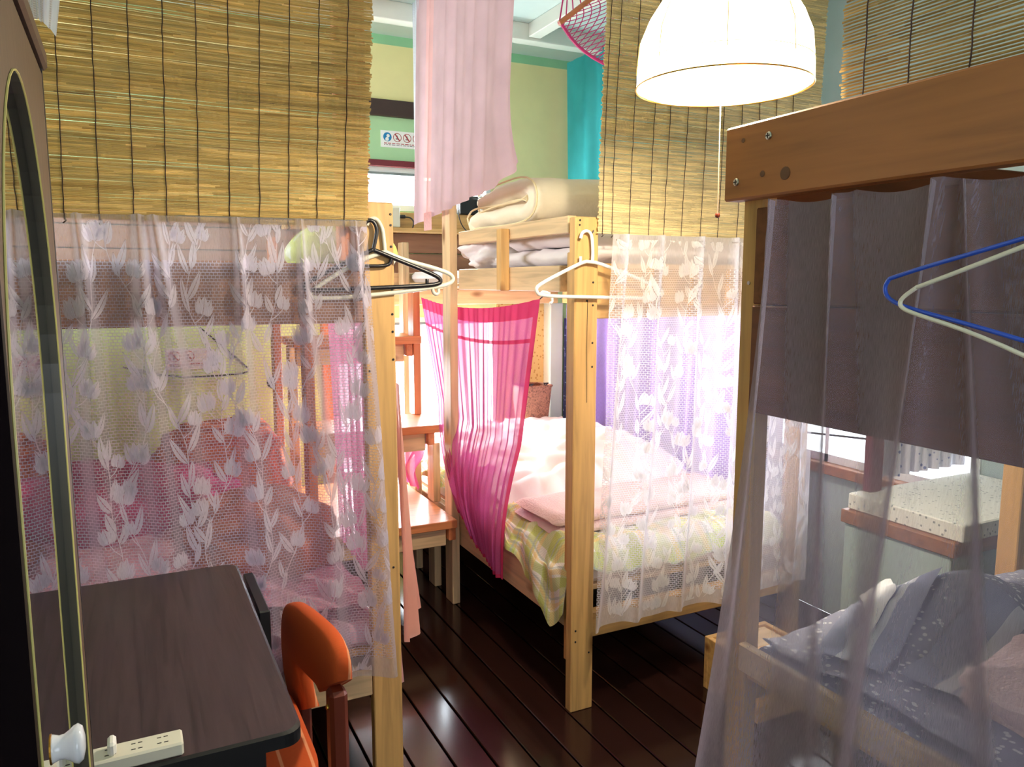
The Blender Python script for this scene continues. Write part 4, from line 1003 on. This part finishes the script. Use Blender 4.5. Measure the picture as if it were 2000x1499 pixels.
# ------------------------------------------------------------------ desk, power strip, chair
dk = thing('desk', (.0, 1.65, 0), 'dark walnut desk with rounded corners in front of the wide lace curtain', 'desk')
def rrect(x0, x1, y0, y1, r, n=6):
    pts = []
    for cx_, cy_, a0 in ((x1 - r, y0 + r, -pi / 2), (x1 - r, y1 - r, 0), (x0 + r, y1 - r, pi / 2), (x0 + r, y0 + r, pi)):
        for k in range(n + 1): a = a0 + pi / 2 * k / n; pts.append((cx_ + r * cos(a), cy_ + r * sin(a)))
    return pts
def slab(pts, z0, z1, b=.003):
    mb = MB(); n = len(pts); cx_ = sum(p[0] for p in pts) / n; cy_ = sum(p[1] for p in pts) / n
    for z, k in ((z0, 1), (z1 - b, 1), (z1, 1 - b / .2)):
        for p in pts: mb.v.append(V((cx_ + (p[0] - cx_) * k, cy_ + (p[1] - cy_) * k, z)))
    for l in range(2):
        for i in range(n): k = (i + 1) % n; mb.m = 1; mb.face((l * n + i, l * n + k, (l + 1) * n + k, (l + 1) * n + i))
    mb.m = 0; mb.face([2 * n + i for i in range(n)]); mb.m = 1; mb.face([i for i in range(n)][::-1]); return mb
slab(rrect(-.50, .222, 1.218, 2.072, .030), .750, .775).build('desk_top', [M['deskwood'], M['black']], dk)
B(-.46, .17, 1.28, 1.30, .60, .749).build('apron', M['black'], dk); B(-.46, .17, 2.03, 2.05, .60, .749).build('apron', M['black'], dk); B(.15, .17, 1.30, 2.03, .62, .749).build('apron', M['black'], dk)
for x in (-.46, .135):
    for y in (1.28, 2.01): B(x, x + .035, y, y + .035, 0, .60).build('leg', M['black'], dk)
B(.236, .262, 1.80, 2.07, .60, .742).build('hinged_leaf', M['black'], dk)
for y in (1.85, 2.02): B(.168, .237, y, y + .02, .70, .715, .001).build('leaf_hinge', M['black'], dk)
ps = thing('power_strip', (-.06, 1.25, .775), 'white power strip with paired slots along the front of the desk', 'power strip')
mb = MB(); mb.box(-.30, .042, 1.226, 1.270, .7755, .797, .003); mb.build('body', M['cream_plastic'], ps)
mb = MB()
for i in range(9):
    x = .022 - i * .036
    for dy in (-.008, .008): mb.box(x - .007, x - .001, 1.248 + dy - .001, 1.248 + dy + .001, .7968, .7974); mb.box(x - .0165, x - .0105, 1.248 + dy - .001, 1.248 + dy + .001, .7968, .7974)
mb.build('socket_slots', M['wire'], ps)
B(-.062, -.050, 1.232, 1.262, .797, .818, .004).build('plug', M['white_plastic'], ps)
ch = thing('chair', (.15, 1.72, 0), 'orange upholstered chair with red brown wooden uprights tucked beside the desk', 'chair')
# padded back: an arch of upholstery, two feet down on the uprights
XC = .335
def curve(pts, n):
    P_ = [V((q.y, q.z)) for q in (aX(x, y, XC) for x, y in pts)]
    for _ in range(2):
        q = [P_[0]]
        for a_, b_ in zip(P_, P_[1:]): q += [a_ * .75 + b_ * .25, a_ * .25 + b_ * .75]
        q.append(P_[-1]); P_ = q
    L_ = [0]
    for a_, b_ in zip(P_, P_[1:]): L_.append(L_[-1] + (b_ - a_).length)
    out = []
    for i in range(n + 1):
        t = L_[-1] * i / n; k = 0
        while k < len(L_) - 2 and L_[k + 1] < t: k += 1
        out.append(P_[k].lerp(P_[k + 1], (t - L_[k]) / max(1e-9, L_[k + 1] - L_[k])))
    return out
NB = 40
CO_ = curve([(650, 1335), (652, 1305), (648, 1270), (634, 1235), (608, 1202), (582, 1178), (566, 1176), (558, 1190), (552, 1246), (556, 1335), (572, 1388)], NB)
CI_ = curve([(617, 1355), (614, 1342), (606, 1325), (598, 1310), (590, 1302), (589, 1312), (590, 1340), (591, 1388)], NB)
def backo(u, v):
    i = min(NB - 1, int(u * NB)); f = u * NB - i; o_ = CO_[i].lerp(CO_[i + 1], f); i_ = CI_[i].lerp(CI_[i + 1], f); b_ = 2 * pi * v
    e = lambda q, k=.55: (abs(q) ** k) * (1 if q >= 0 else -1)
    m_ = (o_ + i_) / 2; h_ = (o_ - i_) / 2; p = m_ + h_ * e(sin(b_)); bow = .02 * sin(pi * u)
    return V((XC + .024 + .024 * e(cos(b_)) - bow, p.x, p.y))
mb = MB(); mb.grid(backo, 80, 24)
for u in (0, 1):
    b0 = len(mb.v); mb.v += [backo(u, k / 24) for k in range(24)]; mb.face([b0 + k for k in range(24)])
mb.build('backrest', M['orange'], ch, smooth=True)
B(.328, .366, 1.500, 1.545, .0, .665, .008).build('rear_leg', M['chairwood'], ch); B(.335, .365, 1.88, 1.92, .0, .45, .006).build('rear_leg', M['chairwood'], ch)
MB().lathe([(.006, 0), (.006, -.003), (.003, -.004)], (.3275, 1.52, .63), 'x', 12).build('screw', M['brass'], ch)
sp = MB(); sp.grid(crump(.15, 1.76, .445, .175, .215, .03, 2, .02, 2, .35), 48, 20); so = sp.build('seat', M['orange'], ch, smooth=True)
for x in (-.01, .28):
    B(x, x + .03, 1.565, 1.60, 0, .415, .004).build('leg', M['chairwood'], ch); B(x, x + .03, 1.93, 1.965, 0, .415, .004).build('leg', M['chairwood'], ch)
B(-.02, .32, 1.57, 1.95, .39, .42).build('seat_frame', M['chairwood'], ch)

# ------------------------------------------------------------------ things on the right
o = thing('wooden_box', (1.98, 2.0, 0), 'small pine box standing on the floor behind the sheer curtain', 'box')
mb = MB().box(1.855, 2.15, 1.86, 1.88, 0, .2, .002); mb.box(1.855, 2.15, 2.12, 2.14, 0, .2, .002); mb.box(1.855, 1.875, 1.88, 2.12, 0, .2, .002); mb.box(2.13, 2.15, 1.88, 2.12, 0, .2, .002); mb.build('box_sides', pineW[0], o)
B(1.875, 2.13, 1.88, 2.12, .15, .19).build('lid', pine[0], o)
cbn = thing('low_cabinet', (2.4, 1.55, 0), 'pale teal cabinet with a dotted cloth seen through the sheer curtain', 'cabinet')
B(2.13, 2.78, 1.40, 1.78, 0, .70).build('body', M['teal'], cbn); B(2.12, 2.785, 1.385, 1.79, .70, .745).build('top', brownb, cbn)
o = B(2.14, 2.78, 1.375, 1.78, .746, .80, .004).build('dotted_cloth', M['dotted']); tag(o, 'folded white dotted cloth lying on the teal cabinet', 'cloth')
ff = folds(91, 6, .004, .015)
curtain('floral_curtain', (2.3, 1.82, 1.30), (2.79, 1.82, 1.30), (2.3, 1.82, .82), (2.79, 1.82, .82), (0, -1, 0), ff, [M['floral']], 'pale floral cotton curtain hanging behind the teal cabinet', 'curtain', None, 60, 16, W=.7)
o = B(2.2, 2.26, 1.745, 1.775, .8005, 1.28).build('red_cloth', M['redtrim']); tag(o, 'strip of dark red cloth beside the floral curtain', 'cloth')
def rh(x, y): return .752 + .11 * exp(-((x - 1.62) / .22) ** 2 - ((y - 1.02) / .14) ** 2) + .02 * nz(x * 5, y * 5) + .015 * abs(nz(x * 11, y * 10))
sheetgrid('grey_quilt', 1.16, 2.06, .20, 1.16, rh, M['greyquilt'], 'grey flecked quilt spread over the lower right bed', 'quilt', 50, 50)
tw = thing('striped_towel', (1.75, .9, .76), 'blue grey towel with white stripes across the lower right bed', 'towel')
for p0, p1, ws in ((aZ(1650, 1262, .80), aZ(1770, 1150, .80), .8), (aZ(1850, 1330, .79), aZ(2010, 1232, .79), 1.0)):
    d = (p1 - p0); L_ = d.length; d.normalize(); q = V((-d.y, d.x, 0))
    for oa, ob_, m in ((-.09, -.035, 'bluegrey'), (-.035, -.015, 'whitetowel'), (-.015, -.008, 'bluegrey'), (-.008, .022, 'whitetowel'), (.022, .085, 'bluegrey')):
        def tf(s_, t_, oa=oa, ob_=ob_, p0=p0, d=d, q=q, L_=L_, ws=ws):
            p = p0 + d * (L_ * t_) + q * ((oa + (ob_ - oa) * s_) * ws); return V((p.x, p.y, rh(min(2.06, p.x), p.y) + .012 + .003 * sin(p.y * 25)))
        MB().grid(tf, 6, 30).build('stripe', M[m], tw, smooth=True)
o = MB(); o.grid(crump(1.42, .62, .80, .17, .20, .05, 22, .25, 4, .6), 50, 24); o = o.build('pink_blanket', M['blanketpink'], smooth=True); tag(o, 'pink fleece blanket at the bottom right behind the sheer curtain', 'blanket')
pp_ = [aZ(x, y, .86) for x, y in ((1682, 1110), (1742, 1078), (1752, 1130), (1700, 1180))]
def papf(u, v):
    p = pp_[0].lerp(pp_[1], u).lerp(pp_[3].lerp(pp_[2], u), v); return V((p.x, p.y, rh(p.x, p.y) + .02))
o = MB().grid(papf, 6, 6).build('paper_sheet', M['paper'], smooth=True); tag(o, 'white sheet of paper lying on the grey quilt', 'paper')

# ------------------------------------------------------------------ light
def area(name, loc, size, rotv, power, col):
    l = bpy.data.lights.new(name, 'AREA'); l.shape = 'RECTANGLE'; l.size, l.size_y = size; l.energy = power; l.color = col
    o = bpy.data.objects.new(name, l); COL.objects.link(o); o.location = loc; o.rotation_euler = rotv; return o
area('daylight_low_window', (1.52, Y1 + .12, .82), (1.1, 1.1), (-pi / 2, 0, 0), 165, (.82, .91, 1))
area('daylight_high_window', (1.585, Y1 + .12, 2.0), (.8, .25), (-pi / 2, 0, 0), 70, (.93, .96, 1))
area('added_left_fill', (X0 - .12, 3.3, 2.22), (.75, 1.6), (0, -pi / 2, 0), 75, (.93, .97, 1))  # added light for the far upper room and the backs of the blinds
area('daylight_right_window', (X1 + .12, 2.25, 1.22), (1.05, 1.05), (0, pi / 2, 0), 24, (.90, .95, 1))
area('added_rear_fill', (.05, Y0 - .12, 1.6), (1.9, 1.2), (pi / 2, 0, 0), 8.5, (.62, .72, 1))  # added light: cool foreground fill from behind the camera
pl_ = bpy.data.lights.new('lamp_light', 'POINT'); pl_.energy = 66; pl_.color = (1, .87, .66); pl_.shadow_soft_size = .04
po = bpy.data.objects.new('lamp_light', pl_); COL.objects.link(po); po.location = LC + V((0, 0, .02))
wld = bpy.data.worlds.new('sky'); S.world = wld; wld.use_nodes = True
bg = wld.node_tree.nodes['Background']; bg.inputs[0].default_value = (.9, .95, 1, 1); bg.inputs[1].default_value = 4.0
S.view_settings.view_transform = 'Standard'; S.view_settings.look = 'None'; S.view_settings.gamma = 1; S.view_settings.exposure = 0
try: S.view_settings.use_curve_mapping = False
except Exception: pass
S.cycles.transparent_max_bounces = 14; S.cycles.max_bounces = 6; S.cycles.transmission_bounces = 5; S.cycles.diffuse_bounces = 4; S.cycles.glossy_bounces = 3
S.cycles.use_denoising = True; S.cycles.use_adaptive_sampling = True; S.cycles.adaptive_threshold = .035; S.cycles.sample_clamp_indirect = 6
